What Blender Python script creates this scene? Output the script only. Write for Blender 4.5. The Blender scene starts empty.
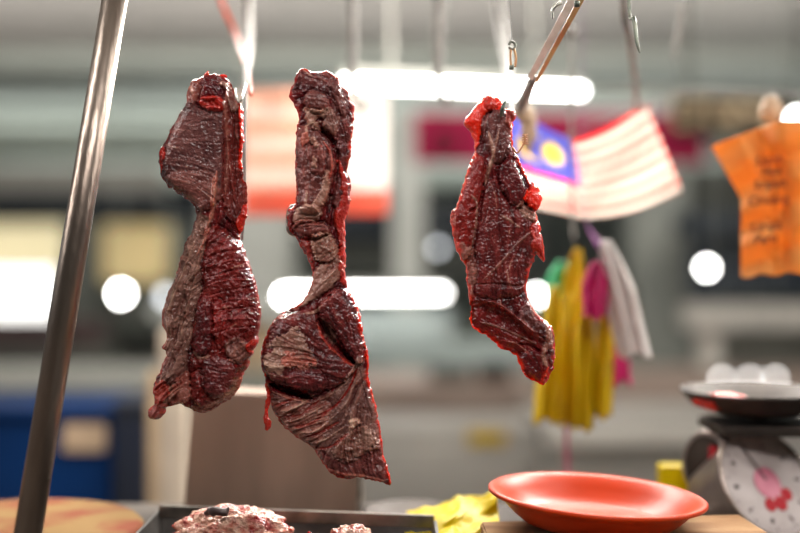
import bpy, bmesh, math, random
import numpy as np
from mathutils import Vector, Matrix, noise

random.seed(4)
PI = math.pi
sc = bpy.context.scene
col = sc.collection
F = 1111.1          # focal length in pixels for 800 px width
CZ = 1.25           # eye height
HY = 266.5


def P(px, py, D):
    """World point seen at picture position px,py at distance D."""
    return Vector(((px - 400) * D / F, D, CZ - (py - HY) * D / F))


# ------------------------------------------------------------------ camera
cam_d = bpy.data.cameras.new('camera')
cam = bpy.data.objects.new('camera', cam_d)
col.objects.link(cam)
cam.location = (0, 0, CZ)
cam.rotation_euler = (PI / 2, 0, 0)
cam_d.lens = 50
cam_d.sensor_width = 36
cam_d.clip_start = 0.05
cam_d.clip_end = 200
cam_d.dof.use_dof = True
cam_d.dof.focus_distance = 1.195
cam_d.dof.aperture_fstop = 1.25
cam_d.dof.aperture_blades = 0
sc.camera = cam

# ------------------------------------------------------------------ world, lamps and unseen fill lights
w = bpy.data.worlds.new('daylight')
sc.world = w
w.use_nodes = True
w.node_tree.nodes['Background'].inputs[0].default_value = (0.92, 0.97, 1.0, 1)
w.node_tree.nodes['Background'].inputs[1].default_value = 0.5


def area(name, loc, target, sx, sy, power, colour=(1, 1, 1)):
    l = bpy.data.lights.new(name, 'AREA')
    l.shape = 'RECTANGLE'
    l.size = sx
    l.size_y = sy
    l.energy = power
    l.color = colour
    o = bpy.data.objects.new(name, l)
    col.objects.link(o)
    o.location = loc
    d = Vector(target) - Vector(loc)
    o.rotation_euler = d.to_track_quat('-Z', 'Y').to_euler()
    return o


area('strip_lamp_behind', (0.2, 2.3, 2.02), (0.1, 1.5, 1.35), 1.9, 0.15, 75, (1.0, 0.95, 0.88))
area('flag_fill', (0.75, 2.75, 2.05), (0.45, 1.8, 1.3), 1.3, 0.12, 60, (1.0, 0.95, 0.88))  # added fill that whitens the flag from behind, no fixture here
area('strip_lamp_left', (-1.3, 0.95, 2.0), (0, 1.2, 1.2), 0.12, 1.2, 15, (1.0, 0.96, 0.92))
area('strip_lamp_front', (0.35, -0.1, 2.3), (0, 1.3, 1.15), 0.9, 0.15, 18, (1.0, 0.95, 0.9))
area('strip_lamp_right', (1.4, 1.2, 2.1), (0.1, 1.2, 1.2), 0.12, 1.2, 19, (1.0, 0.96, 0.9))
area('hall_lamp', (0, 6.2, 3.2), (0, 14, 1.0), 8, 0.6, 170, (1.0, 0.97, 0.92))
area('hall_fill', (0, 16, 1.6), (0, 15.5, 3.4), 16, 1.5, 300, (0.95, 1.0, 0.97))  # unseen light put in to brighten the middle of the ceiling
area('stall_fill', (-1, 8.5, 2.3), (-1, 10, 3.4), 9, 0.8, 48, (1.0, 0.96, 0.92))  # added upward fill for the near ceiling, not a real fixture
area('hall_fill_far', (0, 24, 1.8), (0, 24, 3.4), 18, 2.0, 260, (0.95, 1.0, 0.97))  # unseen upward fill, added for the far end of the ceiling
area('banner_fill', (-0.2, 2.3, 2.12), (-0.22, 2.85, 1.4), 0.8, 0.1, 20, (1.0, 0.93, 0.85))  # extra light put in for the banner's front, out of view
area('aisle_fill', (0, 4.0, 2.75), (0, 6.0, 0.9), 6, 0.3, 50, (1.0, 0.96, 0.9))  # unseen light added to lift the low background counters

sc.view_settings.view_transform = 'Standard'
sc.view_settings.look = 'None'
sc.view_settings.gamma = 1
sc.view_settings.exposure = 0.0
sc.view_settings.use_curve_mapping = False


# ------------------------------------------------------------------ materials
def newmat(name):
    m = bpy.data.materials.new(name)
    m.use_nodes = True
    nt = m.node_tree
    return m, nt, nt.nodes['Principled BSDF']


def L(nt, a, b):
    nt.links.new(a, b)


def mat(name, c, rough=0.5, metal=0.0, c2=None, scale=8.0, bump=0.0, bscale=40.0, transl=0.0, sss=0.0, coat=0.0, stretch=(1, 1, 1), spec=0.5):
    """Two-tone noise coloured surface with optional bump."""
    m, nt, b = newmat(name)
    b.inputs['Roughness'].default_value = rough
    b.inputs['Metallic'].default_value = metal
    b.inputs['Coat Weight'].default_value = coat
    b.inputs['Specular IOR Level'].default_value = spec
    if c2 is None:
        c2 = tuple(x * 0.82 for x in c)
    tc = nt.nodes.new('ShaderNodeTexCoord')
    mp = nt.nodes.new('ShaderNodeMapping')
    mp.inputs['Scale'].default_value = stretch
    L(nt, tc.outputs['Object'], mp.inputs[0])
    n = nt.nodes.new('ShaderNodeTexNoise')
    n.inputs['Scale'].default_value = scale
    n.inputs['Detail'].default_value = 5
    L(nt, mp.outputs[0], n.inputs['Vector'])
    r = nt.nodes.new('ShaderNodeValToRGB')
    r.color_ramp.elements[0].position = 0.35
    r.color_ramp.elements[1].position = 0.65
    r.color_ramp.elements[0].color = (*c2, 1)
    r.color_ramp.elements[1].color = (*c, 1)
    L(nt, n.outputs['Fac'], r.inputs[0])
    L(nt, r.outputs[0], b.inputs['Base Color'])
    if sss:
        b.inputs['Subsurface Weight'].default_value = sss
        b.inputs['Subsurface Radius'].default_value = (1, 0.5, 0.3)
        b.inputs['Subsurface Scale'].default_value = 0.01
    if bump:
        n2 = nt.nodes.new('ShaderNodeTexNoise')
        n2.inputs['Scale'].default_value = bscale
        n2.inputs['Detail'].default_value = 4
        L(nt, mp.outputs[0], n2.inputs['Vector'])
        bp = nt.nodes.new('ShaderNodeBump')
        bp.inputs['Strength'].default_value = bump
        bp.inputs['Distance'].default_value = 0.01
        L(nt, n2.outputs['Fac'], bp.inputs['Height'])
        L(nt, bp.outputs[0], b.inputs['Normal'])
    if transl:
        t = nt.nodes.new('ShaderNodeBsdfTranslucent')
        mx = nt.nodes.new('ShaderNodeMixShader')
        mx.inputs[0].default_value = transl
        L(nt, r.outputs[0], t.inputs[0])
        L(nt, b.outputs[0], mx.inputs[1])
        L(nt, t.outputs[0], mx.inputs[2])
        L(nt, mx.outputs[0], nt.nodes['Material Output'].inputs[0])
    return m


def glow(name, c, s):
    m, nt, b = newmat(name)
    b.inputs['Base Color'].default_value = (*c, 1)
    b.inputs['Emission Color'].default_value = (*c, 1)
    b.inputs['Emission Strength'].default_value = s
    return m


def attr_mat(name, rough=0.7, transl=0.0):
    """Cloth coloured by its own printed pattern (vertex colours hold the print)."""
    m, nt, b = newmat(name)
    a = nt.nodes.new('ShaderNodeAttribute')
    a.attribute_name = 'print'
    n = nt.nodes.new('ShaderNodeTexNoise')
    n.inputs['Scale'].default_value = 300
    bp = nt.nodes.new('ShaderNodeBump')
    bp.inputs['Strength'].default_value = 0.15
    L(nt, n.outputs['Fac'], bp.inputs['Height'])
    L(nt, bp.outputs[0], b.inputs['Normal'])
    L(nt, a.outputs['Color'], b.inputs['Base Color'])
    b.inputs['Roughness'].default_value = rough
    if transl:
        t = nt.nodes.new('ShaderNodeBsdfTranslucent')
        mx = nt.nodes.new('ShaderNodeMixShader')
        mx.inputs[0].default_value = transl
        L(nt, a.outputs['Color'], t.inputs[0])
        L(nt, b.outputs[0], mx.inputs[1])
        L(nt, t.outputs[0], mx.inputs[2])
        L(nt, mx.outputs[0], nt.nodes['Material Output'].inputs[0])
    return m


def meat_mat():
    m, nt, b = newmat('raw_beef')
    N = nt.nodes.new
    at = N('ShaderNodeAttribute'); at.attribute_name = 'tissue'
    sp = N('ShaderNodeSeparateColor'); L(nt, at.outputs['Color'], sp.inputs[0])
    tc = N('ShaderNodeTexCoord')
    n1 = N('ShaderNodeTexNoise'); n1.inputs['Scale'].default_value = 45; n1.inputs['Detail'].default_value = 6
    L(nt, tc.outputs['Object'], n1.inputs['Vector'])
    # muscle: streak value (alpha) plus noise
    ad = N('ShaderNodeMath'); ad.operation = 'ADD'
    L(nt, at.outputs['Alpha'], ad.inputs[0]); L(nt, n1.outputs['Fac'], ad.inputs[1])
    mu = N('ShaderNodeMath'); mu.operation = 'MULTIPLY'; mu.inputs[1].default_value = 0.5
    L(nt, ad.outputs[0], mu.inputs[0])
    r = N('ShaderNodeValToRGB')
    e = r.color_ramp.elements
    e[0].position = 0.25; e[0].color = (0.035, 0.003, 0.004, 1)
    e[1].position = 0.8; e[1].color = (0.25, 0.022, 0.020, 1)
    k = e.new(0.5); k.color = (0.10, 0.005, 0.007, 1)
    L(nt, mu.outputs[0], r.inputs[0])

    def mix(fac, a, bcol):
        x = N('ShaderNodeMix'); x.data_type = 'RGBA'
        L(nt, fac, x.inputs[0]); L(nt, a, x.inputs[6])
        if isinstance(bcol, tuple):
            x.inputs[7].default_value = (*bcol, 1)
        else:
            L(nt, bcol, x.inputs[7])
        return x.outputs[2]
    rm = N('ShaderNodeValToRGB')
    rm.color_ramp.elements[0].position = 0.3; rm.color_ramp.elements[0].color = (0.050, 0.013, 0.016, 1)
    rm.color_ramp.elements[1].position = 0.72; rm.color_ramp.elements[1].color = (0.21, 0.085, 0.082, 1)
    L(nt, mu.outputs[0], rm.inputs[0])
    rf = N('ShaderNodeValToRGB')
    rf.color_ramp.elements[0].position = 0.3; rf.color_ramp.elements[0].color = (0.30, 0.085, 0.060, 1)
    rf.color_ramp.elements[1].position = 0.65; rf.color_ramp.elements[1].color = (0.62, 0.38, 0.28, 1)
    L(nt, mu.outputs[0], rf.inputs[0])
    c = mix(sp.outputs[1], r.outputs[0], rm.outputs[0])
    c = mix(sp.outputs[0], c, rf.outputs[0])
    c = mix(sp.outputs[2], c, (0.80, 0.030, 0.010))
    L(nt, c, b.inputs['Base Color'])
    b.inputs['Roughness'].default_value = 0.33
    rr = N('ShaderNodeMapRange'); rr.inputs[3].default_value = 0.12; rr.inputs[4].default_value = 0.30
    n3 = N('ShaderNodeTexNoise'); n3.inputs['Scale'].default_value = 120; n3.inputs['Detail'].default_value = 3
    L(nt, tc.outputs['Object'], n3.inputs['Vector'])
    L(nt, n3.outputs['Fac'], rr.inputs[0]); L(nt, rr.outputs[0], b.inputs['Roughness'])
    b.inputs['Specular IOR Level'].default_value = 0.45
    b.inputs['Coat Weight'].default_value = 0.0
    b.inputs['Coat Roughness'].default_value = 0.2
    sw = N('ShaderNodeMapRange'); sw.inputs[3].default_value = 0.05; sw.inputs[4].default_value = 1.0
    L(nt, sp.outputs[2], sw.inputs[0])
    L(nt, sw.outputs[0], b.inputs['Subsurface Weight'])
    b.inputs['Subsurface Radius'].default_value = (1, 0.12, 0.05)
    b.inputs['Subsurface Scale'].default_value = 0.007
    bp = N('ShaderNodeBump'); bp.inputs['Strength'].default_value = 0.7; bp.inputs['Distance'].default_value = 0.0025
    n2 = N('ShaderNodeTexNoise'); n2.inputs['Scale'].default_value = 330; n2.inputs['Detail'].default_value = 1.5
    L(nt, tc.outputs['Object'], n2.inputs['Vector'])
    L(nt, n2.outputs['Fac'], bp.inputs['Height'])
    L(nt, bp.outputs[0], b.inputs['Normal']); L(nt, bp.outputs[0], b.inputs['Coat Normal'])
    return m


M = {}
M['meat'] = meat_mat()
M['steel'] = mat('brushed_steel', (0.36, 0.30, 0.255), 0.36, 1.0, (0.24, 0.19, 0.16), 14, 0.15, 90, stretch=(1, 1, 0.25))
M['hook'] = mat('hook_steel', (0.62, 0.60, 0.56), 0.3, 1.0, (0.35, 0.33, 0.28), 60)
M['dullhook'] = mat('dull_galvanised_steel', (0.26, 0.245, 0.225), 0.7, 0.0, (0.19, 0.178, 0.165), 40)
M['darkhook'] = mat('dark_tarnished_steel', (0.10, 0.12, 0.10), 0.35, 0.8, (0.2, 0.2, 0.16), 90)
M['rusty'] = mat('rust_tinted_steel', (0.62, 0.46, 0.20), 0.4, 0.3, (0.50, 0.16, 0.08), 30)
M['armsteel'] = mat('scuffed_bright_steel', (0.85, 0.81, 0.74), 0.35, 0.0, (0.66, 0.60, 0.52), 60)
M['black'] = mat('black_tray_enamel', (0.028, 0.026, 0.025), 0.35, 0.2, (0.05, 0.045, 0.04), 30, 0.1, 60)
M['trayrim'] = mat('worn_tray_rim', (0.30, 0.27, 0.24), 0.3, 0.9, (0.12, 0.11, 0.10), 30)
M['wood'] = mat('worn_chopping_wood', (0.36, 0.22, 0.11), 0.8, 0, (0.20, 0.10, 0.045), 7, 0.4, 60, stretch=(1, 6, 6), spec=0.12)
M['wood2'] = mat('pale_round_block_wood', (0.42, 0.28, 0.14), 0.7, 0, (0.30, 0.17, 0.08), 12, 0.3, 40)
M['plate'] = mat('orange_red_plastic', (0.50, 0.042, 0.006), 0.36, 0, (0.44, 0.036, 0.005), 5, 0.03, 60, spec=0.22)
M['yellowbag'] = mat('yellow_plastic_film', (0.66, 0.52, 0.004), 0.4, 0, (0.60, 0.46, 0.004), 5, transl=0.35, spec=0.15)
M['mustard'] = mat('mustard_plastic_film', (0.80, 0.58, 0.004), 0.4, 0, (0.66, 0.44, 0.004), 9, 0.2, 30, transl=0.35)
M['magenta'] = mat('magenta_plastic_film', (0.62, 0.012, 0.16), 0.4, 0, (0.45, 0.008, 0.11), 12, transl=0.2)
M['whitebag'] = mat('white_plastic_film', (0.78, 0.75, 0.73), 0.4, 0, (0.62, 0.58, 0.56), 12, transl=0.25)
M['greenbag'] = mat('green_plastic_film', (0.05, 0.42, 0.18), 0.4, 0, None, 12, transl=0.2)
M['purple'] = mat('purple_cord', (0.26, 0.06, 0.26), 0.6)
M['orangecord'] = mat('orange_plastic_cord', (0.85, 0.13, 0.03), 0.5, transl=0.3)
M['counter'] = mat('grey_counter_steel', (0.085, 0.072, 0.062), 0.7, 0.0, (0.055, 0.047, 0.042), 8, 0.1, 50, spec=0.15)
M['stainless'] = mat('scratched_stainless_sheet', (0.33, 0.225, 0.17), 0.5, 0.3, (0.24, 0.165, 0.125), 3, 0.08, 60, stretch=(6, 1, 1))
M['case'] = mat('scale_casing_metal', (0.34, 0.28, 0.25), 0.35, 0.8, (0.20, 0.16, 0.145), 14, 0.2, 30)
M['dial'] = mat('aged_dial_white', (0.50, 0.44, 0.43), 0.5, 0, (0.40, 0.34, 0.33), 30, spec=0.3)
M['dialpink'] = mat('pink_dial_print', (0.55, 0.16, 0.23), 0.5, 0, (0.45, 0.09, 0.16), 30)
M['red'] = mat('red_print_and_reflection', (0.42, 0.02, 0.03), 0.6, spec=0.15)
M['ink'] = mat('dark_ink', (0.05, 0.03, 0.03), 0.7)
M['inkbrown'] = mat('brown_marker_ink', (0.11, 0.025, 0.008), 0.8)
M['pandark'] = mat('dark_pan_metal', (0.07, 0.058, 0.05), 0.5, 0.3, (0.03, 0.026, 0.024), 10, spec=0.05)
M['maroon'] = mat('crimson_sign_board', (0.34, 0.014, 0.062), 0.7, 0, (0.30, 0.012, 0.052), 2, spec=0.1)
M['signdark'] = mat('dark_brown_sign_board', (0.04, 0.028, 0.022), 0.7, spec=0.1)
M['gold'] = mat('dull_gold_lettering', (0.80, 0.60, 0.36), 0.5)
M['ceil'] = mat('grey_green_painted_ceiling', (0.50, 0.53, 0.48), 0.8, 0, (0.46, 0.49, 0.44), 0.6)
M['ceil2'] = mat('grey_pink_ceiling_panel', (0.62, 0.58, 0.54), 0.8, 0, (0.56, 0.53, 0.49), 0.6)
M['floor'] = mat('wet_concrete_floor', (0.32, 0.31, 0.29), 0.5, 0, (0.24, 0.23, 0.22), 2)
M['wall'] = mat('dark_grey_end_wall', (0.22, 0.23, 0.21), 0.8, 0, (0.17, 0.18, 0.17), 0.5)
M['navy'] = mat('navy_canopy_cloth', (0.022, 0.030, 0.042), 0.7, 0, (0.012, 0.018, 0.028), 3)
M['olive'] = mat('dark_olive_panel', (0.075, 0.078, 0.065), 0.7, 0, (0.05, 0.052, 0.045), 2)
M['pale'] = mat('pale_grey_paint', (0.50, 0.51, 0.47), 0.7, 0, (0.44, 0.45, 0.41), 2)
M['midgrey'] = mat('mid_grey_green_paint', (0.24, 0.25, 0.22), 0.7, 0, (0.18, 0.19, 0.17), 2)
M['teal'] = mat('pale_teal_panel', (0.36, 0.42, 0.40), 0.6, 0, (0.30, 0.35, 0.34), 2)
M['tan'] = mat('tan_wood_edge', (0.46, 0.33, 0.20), 0.6, 0, (0.26, 0.18, 0.11), 3)
M['pinkish'] = mat('pinkish_brown_counter', (0.38, 0.29, 0.24), 0.6, 0, (0.32, 0.24, 0.2), 3)
M['lightgrey'] = mat('light_grey_cabinet', (0.44, 0.42, 0.38), 0.6, 0, (0.38, 0.36, 0.33), 3)
M['maroondark'] = mat('dark_maroon_crates', (0.055, 0.022, 0.020), 0.6, 0, (0.03, 0.02, 0.02), 3)
M['blue'] = mat('blue_plastic_crate', (0.002, 0.028, 0.12), 0.5, 0, (0.002, 0.020, 0.085), 4, spec=0.15)
M['deepnavy'] = mat('black_blue_plastic', (0.006, 0.010, 0.024), 0.5, 0, None, 4)
M['labelbeige'] = mat('beige_paper_label', (0.50, 0.36, 0.24), 0.7)
M['cream'] = mat('cream_plaster', (0.60, 0.56, 0.50), 0.7)
M['beigepost'] = mat('beige_painted_post', (0.46, 0.38, 0.30), 0.6)
M['litcream'] = glow('lit_cream_window', (1.0, 0.86, 0.52), 0.75)
M['lityellow'] = glow('lit_yellow_panel', (1.0, 0.76, 0.36), 0.42)
M['daylight'] = glow('bright_daylight_opening', (1.0, 0.99, 0.95), 2.2)
M['tube'] = glow('fluorescent_tube_glow', (1.0, 0.98, 0.95), 18.0)
M['bulb'] = glow('bulb_glow', (1.0, 0.99, 0.96), 40.0)
M['bulbsoft'] = glow('soft_bulb_glow', (1.0, 0.96, 0.92), 9.0)
M['bulbdim'] = glow('dim_bulb_glow', (0.9, 0.95, 1.0), 3.0)
M['flag'] = attr_mat('printed_flag_cloth', 0.8, 0.72)
M['orangecloth'] = mat('orange_plastic_sheet', (0.68, 0.33, 0.085), 0.75, 0, (0.64, 0.27, 0.055), 14, 0.35, 45, transl=0.42, stretch=(1, 1, 3))


# ------------------------------------------------------------------ object helpers
def tag(o, label=None, cat=None, group=None, kind=None):
    if label: o['label'] = label
    if cat: o['category'] = cat
    if group: o['group'] = group
    if kind: o['kind'] = kind
    return o


def thing(name, loc, label, cat, group=None):
    o = bpy.data.objects.new(name, None)
    o.empty_display_size = 0.05
    col.objects.link(o)
    o.location = loc
    return tag(o, label, cat, group)


def link(name, me, m, parent=None, smooth=False):
    o = bpy.data.objects.new(name, me)
    col.objects.link(o)
    if m is not None:
        me.materials.append(m)
    if smooth:
        me.polygons.foreach_set('use_smooth', [True] * len(me.polygons))
    if parent is not None:
        o.parent = parent
        g = parent
        off = Vector((0, 0, 0))
        while g is not None:
            off += g.location
            g = g.parent
        o.location = -off      # meshes are written in world coordinates
    return o


def obj(name, bm, m, parent=None, smooth=False):
    me = bpy.data.meshes.new(name)
    bmesh.ops.recalc_face_normals(bm, faces=bm.faces)
    bm.to_mesh(me)
    bm.free()
    return link(name, me, m, parent, smooth)


def box(bm, c, s, bev=0.0, rot=None):
    r = bmesh.ops.create_cube(bm, size=1.0)
    vs = r['verts']
    bmesh.ops.scale(bm, vec=Vector(s), verts=vs)
    if bev:
        es = list({e for v in vs for e in v.link_edges})
        rb = bmesh.ops.bevel(bm, geom=es, offset=bev, segments=2, affect='EDGES', profile=0.6)
        vs = list({v for f in rb['faces'] for v in f.verts} | {v for v in vs if v.is_valid})
    if rot is not None:
        bmesh.ops.rotate(bm, cent=(0, 0, 0), matrix=rot, verts=vs)
    bmesh.ops.translate(bm, vec=Vector(c), verts=vs)
    return vs


def pbox(bm, x0, y0, x1, y1, D, depth, bev=0.0):
    """A box whose front face covers the picture rectangle at distance D and runs back by depth."""
    a = P(x0, y0, D); b = P(x1, y1, D)
    box(bm, ((a.x + b.x) / 2, D + depth / 2, (a.z + b.z) / 2), (abs(b.x - a.x), depth, abs(a.z - b.z)), bev)


def smooth_path(pts, n=6):
    pts = [Vector(p) for p in pts]
    if len(pts) < 3:
        return pts
    out = []
    for i in range(len(pts) - 1):
        p0 = pts[max(i - 1, 0)]; p1 = pts[i]; p2 = pts[i + 1]; p3 = pts[min(i + 2, len(pts) - 1)]
        for k in range(n):
            t = k / n
            out.append(0.5 * ((2 * p1) + (-p0 + p2) * t + (2 * p0 - 5 * p1 + 4 * p2 - p3) * t * t + (-p0 + 3 * p1 - 3 * p2 + p3) * t ** 3))
    out.append(pts[-1])
    return out


def tube(bm, pts, rad, seg=12, flat=1.0, n=6):
    """Tube along a smoothed path; rad number or list; flat squeezes it across."""
    sp_ = smooth_path(pts, n)
    N = len(sp_)
    if isinstance(rad, (list, tuple)):
        rr = np.interp(np.linspace(0, 1, N), np.linspace(0, 1, len(rad)), rad)
    else:
        rr = [rad] * N
    up = Vector((0, 1, 0.001))
    rings = []
    for i, p in enumerate(sp_):
        t = (sp_[min(i + 1, N - 1)] - sp_[max(i - 1, 0)]).normalized()
        s = t.cross(up)
        if s.length < 1e-4: s = t.cross(Vector((1, 0, 0)))
        s.normalize()
        u = s.cross(t).normalized()
        up = u
        rings.append([bm.verts.new(p + (s * math.cos(a) + u * math.sin(a) * flat) * rr[i]) for a in [2 * PI * k / seg for k in range(seg)]])
    for a, b in zip(rings, rings[1:]):
        for k in range(seg):
            bm.faces.new((a[k], a[(k + 1) % seg], b[(k + 1) % seg], b[k]))
    bm.faces.new(rings[0]); bm.faces.new(rings[-1][::-1])


def lathe(bm, prof, c=(0, 0, 0), seg=64, rot=None):
    rings = []
    allv = []
    for r, z in prof:
        if r < 1e-6:
            v = bm.verts.new((0, 0, z)); rings.append([v]); allv.append(v)
        else:
            ring = [bm.verts.new((r * math.cos(2 * PI * k / seg), r * math.sin(2 * PI * k / seg), z)) for k in range(seg)]
            rings.append(ring); allv += ring
    for a, b in zip(rings, rings[1:]):
        for k in range(seg):
            q = [a[k % len(a)], a[(k + 1) % len(a)], b[(k + 1) % len(b)], b[k % len(b)]]
            u = []
            for v in q:
                if v not in u: u.append(v)
            if len(u) >= 3: bm.faces.new(u)
    if rot is not None:
        bmesh.ops.rotate(bm, cent=(0, 0, 0), matrix=rot, verts=allv)
    bmesh.ops.translate(bm, vec=Vector(c), verts=allv)
    return allv


def sheet(name, fn, nu, nv, m, parent=None, thick=0.0012, colfn=None):
    """Closed thin sheet from fn(u,v); colfn(u,v) gives the printed colour."""
    U, V = np.meshgrid(np.linspace(0, 1, nu), np.linspace(0, 1, nv))
    co = np.array([[fn(u, v) for u in np.linspace(0, 1, nu)] for v in np.linspace(0, 1, nv)], dtype=float)
    du = np.gradient(co, axis=1); dv = np.gradient(co, axis=0)
    nrm = np.cross(du, dv)
    nrm /= np.linalg.norm(nrm, axis=2, keepdims=True) + 1e-12
    top = (co + nrm * thick / 2).reshape(-1, 3)
    bot = (co - nrm * thick / 2).reshape(-1, 3)
    n = nu * nv
    fs = []
    for j in range(nv - 1):
        for i in range(nu - 1):
            a = j * nu + i
            fs.append((a, a + 1, a + nu + 1, a + nu))
            fs.append((n + a + nu, n + a + nu + 1, n + a + 1, n + a))
    for i in range(nu - 1):
        a = i; fs.append((n + a, n + a + 1, a + 1, a))
        a = (nv - 1) * nu + i; fs.append((a, a + 1, n + a + 1, n + a))
    for j in range(nv - 1):
        a = j * nu; fs.append((a, a + nu, n + a + nu, n + a))
        a = j * nu + nu - 1; fs.append((n + a, n + a + nu, a + nu, a))
    me = bpy.data.meshes.new(name)
    me.from_pydata(np.vstack([top, bot]).tolist(), [], fs)
    if colfn is not None:
        cc = np.array([[(*colfn(u, v), 1.0) for u in np.linspace(0, 1, nu)] for v in np.linspace(0, 1, nv)]).reshape(-1, 4)
        at = me.color_attributes.new('print', 'FLOAT_COLOR', 'POINT')
        at.data.foreach_set('color', np.vstack([cc, cc]).astype(np.float32).ravel())
    return link(name, me, m, parent, True)


def lump(bm, c, r, amp=0.25, freq=2.5, sub=4, seed=0, rot=None):
    res = bmesh.ops.create_icosphere(bm, subdivisions=sub, radius=1.0)
    for v in res['verts']:
        p = v.co.copy()
        d = noise.fractal(p * freq + Vector((seed * 7.3, seed, -seed)), 1.0, 2.0, 4)
        vo = noise.noise(p * freq * 2.2 + Vector((seed, 3, 9)))
        v.co = p * (1 + amp * d + amp * 0.45 * vo)
        v.co = Vector((v.co.x * r[0], v.co.y * r[1], v.co.z * r[2]))
    if rot is not None:
        bmesh.ops.rotate(bm, cent=(0, 0, 0), matrix=rot, verts=res['verts'])
    bmesh.ops.translate(bm, vec=Vector(c), verts=res['verts'])


# ------------------------------------------------------------------ hanging beef
rng = np.random.default_rng(11)


def catmull(poly, n=5, closed=True):
    p = np.array(poly, float)
    out = []
    N = len(p)
    for i in range(N if closed else N - 1):
        if closed:
            p0, p1, p2, p3 = p[i - 1], p[i], p[(i + 1) % N], p[(i + 2) % N]
        else:
            p0, p1, p2, p3 = p[max(i - 1, 0)], p[i], p[i + 1], p[min(i + 2, N - 1)]
        for k in range(n):
            t = k / n
            out.append(0.5 * (2 * p1 + (p2 - p0) * t + (2 * p0 - 5 * p1 + 4 * p2 - p3) * t * t + (3 * p1 - p0 - 3 * p2 + p3) * t ** 3))
    if not closed: out.append(p[-1])
    return np.array(out)


def seg_dist(X, Y, poly, closed=True):
    """distance to a polyline and position along it (0..1)"""
    best = np.full(X.shape, 1e9); along = np.zeros(X.shape)
    N = len(poly)
    M_ = N if closed else N - 1
    for i in range(M_):
        ax, ay = poly[i]; bx, by = poly[(i + 1) % N]
        dx, dy = bx - ax, by - ay
        l2 = dx * dx + dy * dy + 1e-12
        t = np.clip(((X - ax) * dx + (Y - ay) * dy) / l2, 0, 1)
        d = (X - ax - t * dx) ** 2 + (Y - ay - t * dy) ** 2
        m_ = d < best
        best = np.where(m_, d, best)
        along = np.where(m_, (i + t) / M_, along)
    return np.sqrt(best), along


def inside(X, Y, poly):
    r = np.zeros(X.shape, bool)
    N = len(poly)
    for i in range(N):
        x1, y1 = poly[i]; x2, y2 = poly[(i + 1) % N]
        if y1 == y2: continue
        c = ((y1 > Y) != (y2 > Y)) & (X < (x2 - x1) * (Y - y1) / (y2 - y1) + x1)
        r ^= c
    return r


def fftnoise(shape, size, step):
    """smooth noise with features about `size` px, unit deviation"""
    n = rng.standard_normal(shape)
    fy = np.fft.fftfreq(shape[0])[:, None]; fx = np.fft.rfftfreq(shape[1])[None, :]
    s = size / step / 2.5
    g = np.exp(-2 * (PI * s) ** 2 * (fx ** 2 + fy ** 2))
    r = np.fft.irfft2(np.fft.rfft2(n) * g, s=shape)
    return r / (r.std() + 1e-9)


def dome(x):
    x = np.clip(x, 0, 1)
    return np.sqrt(1 - (1 - x) ** 2)


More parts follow.
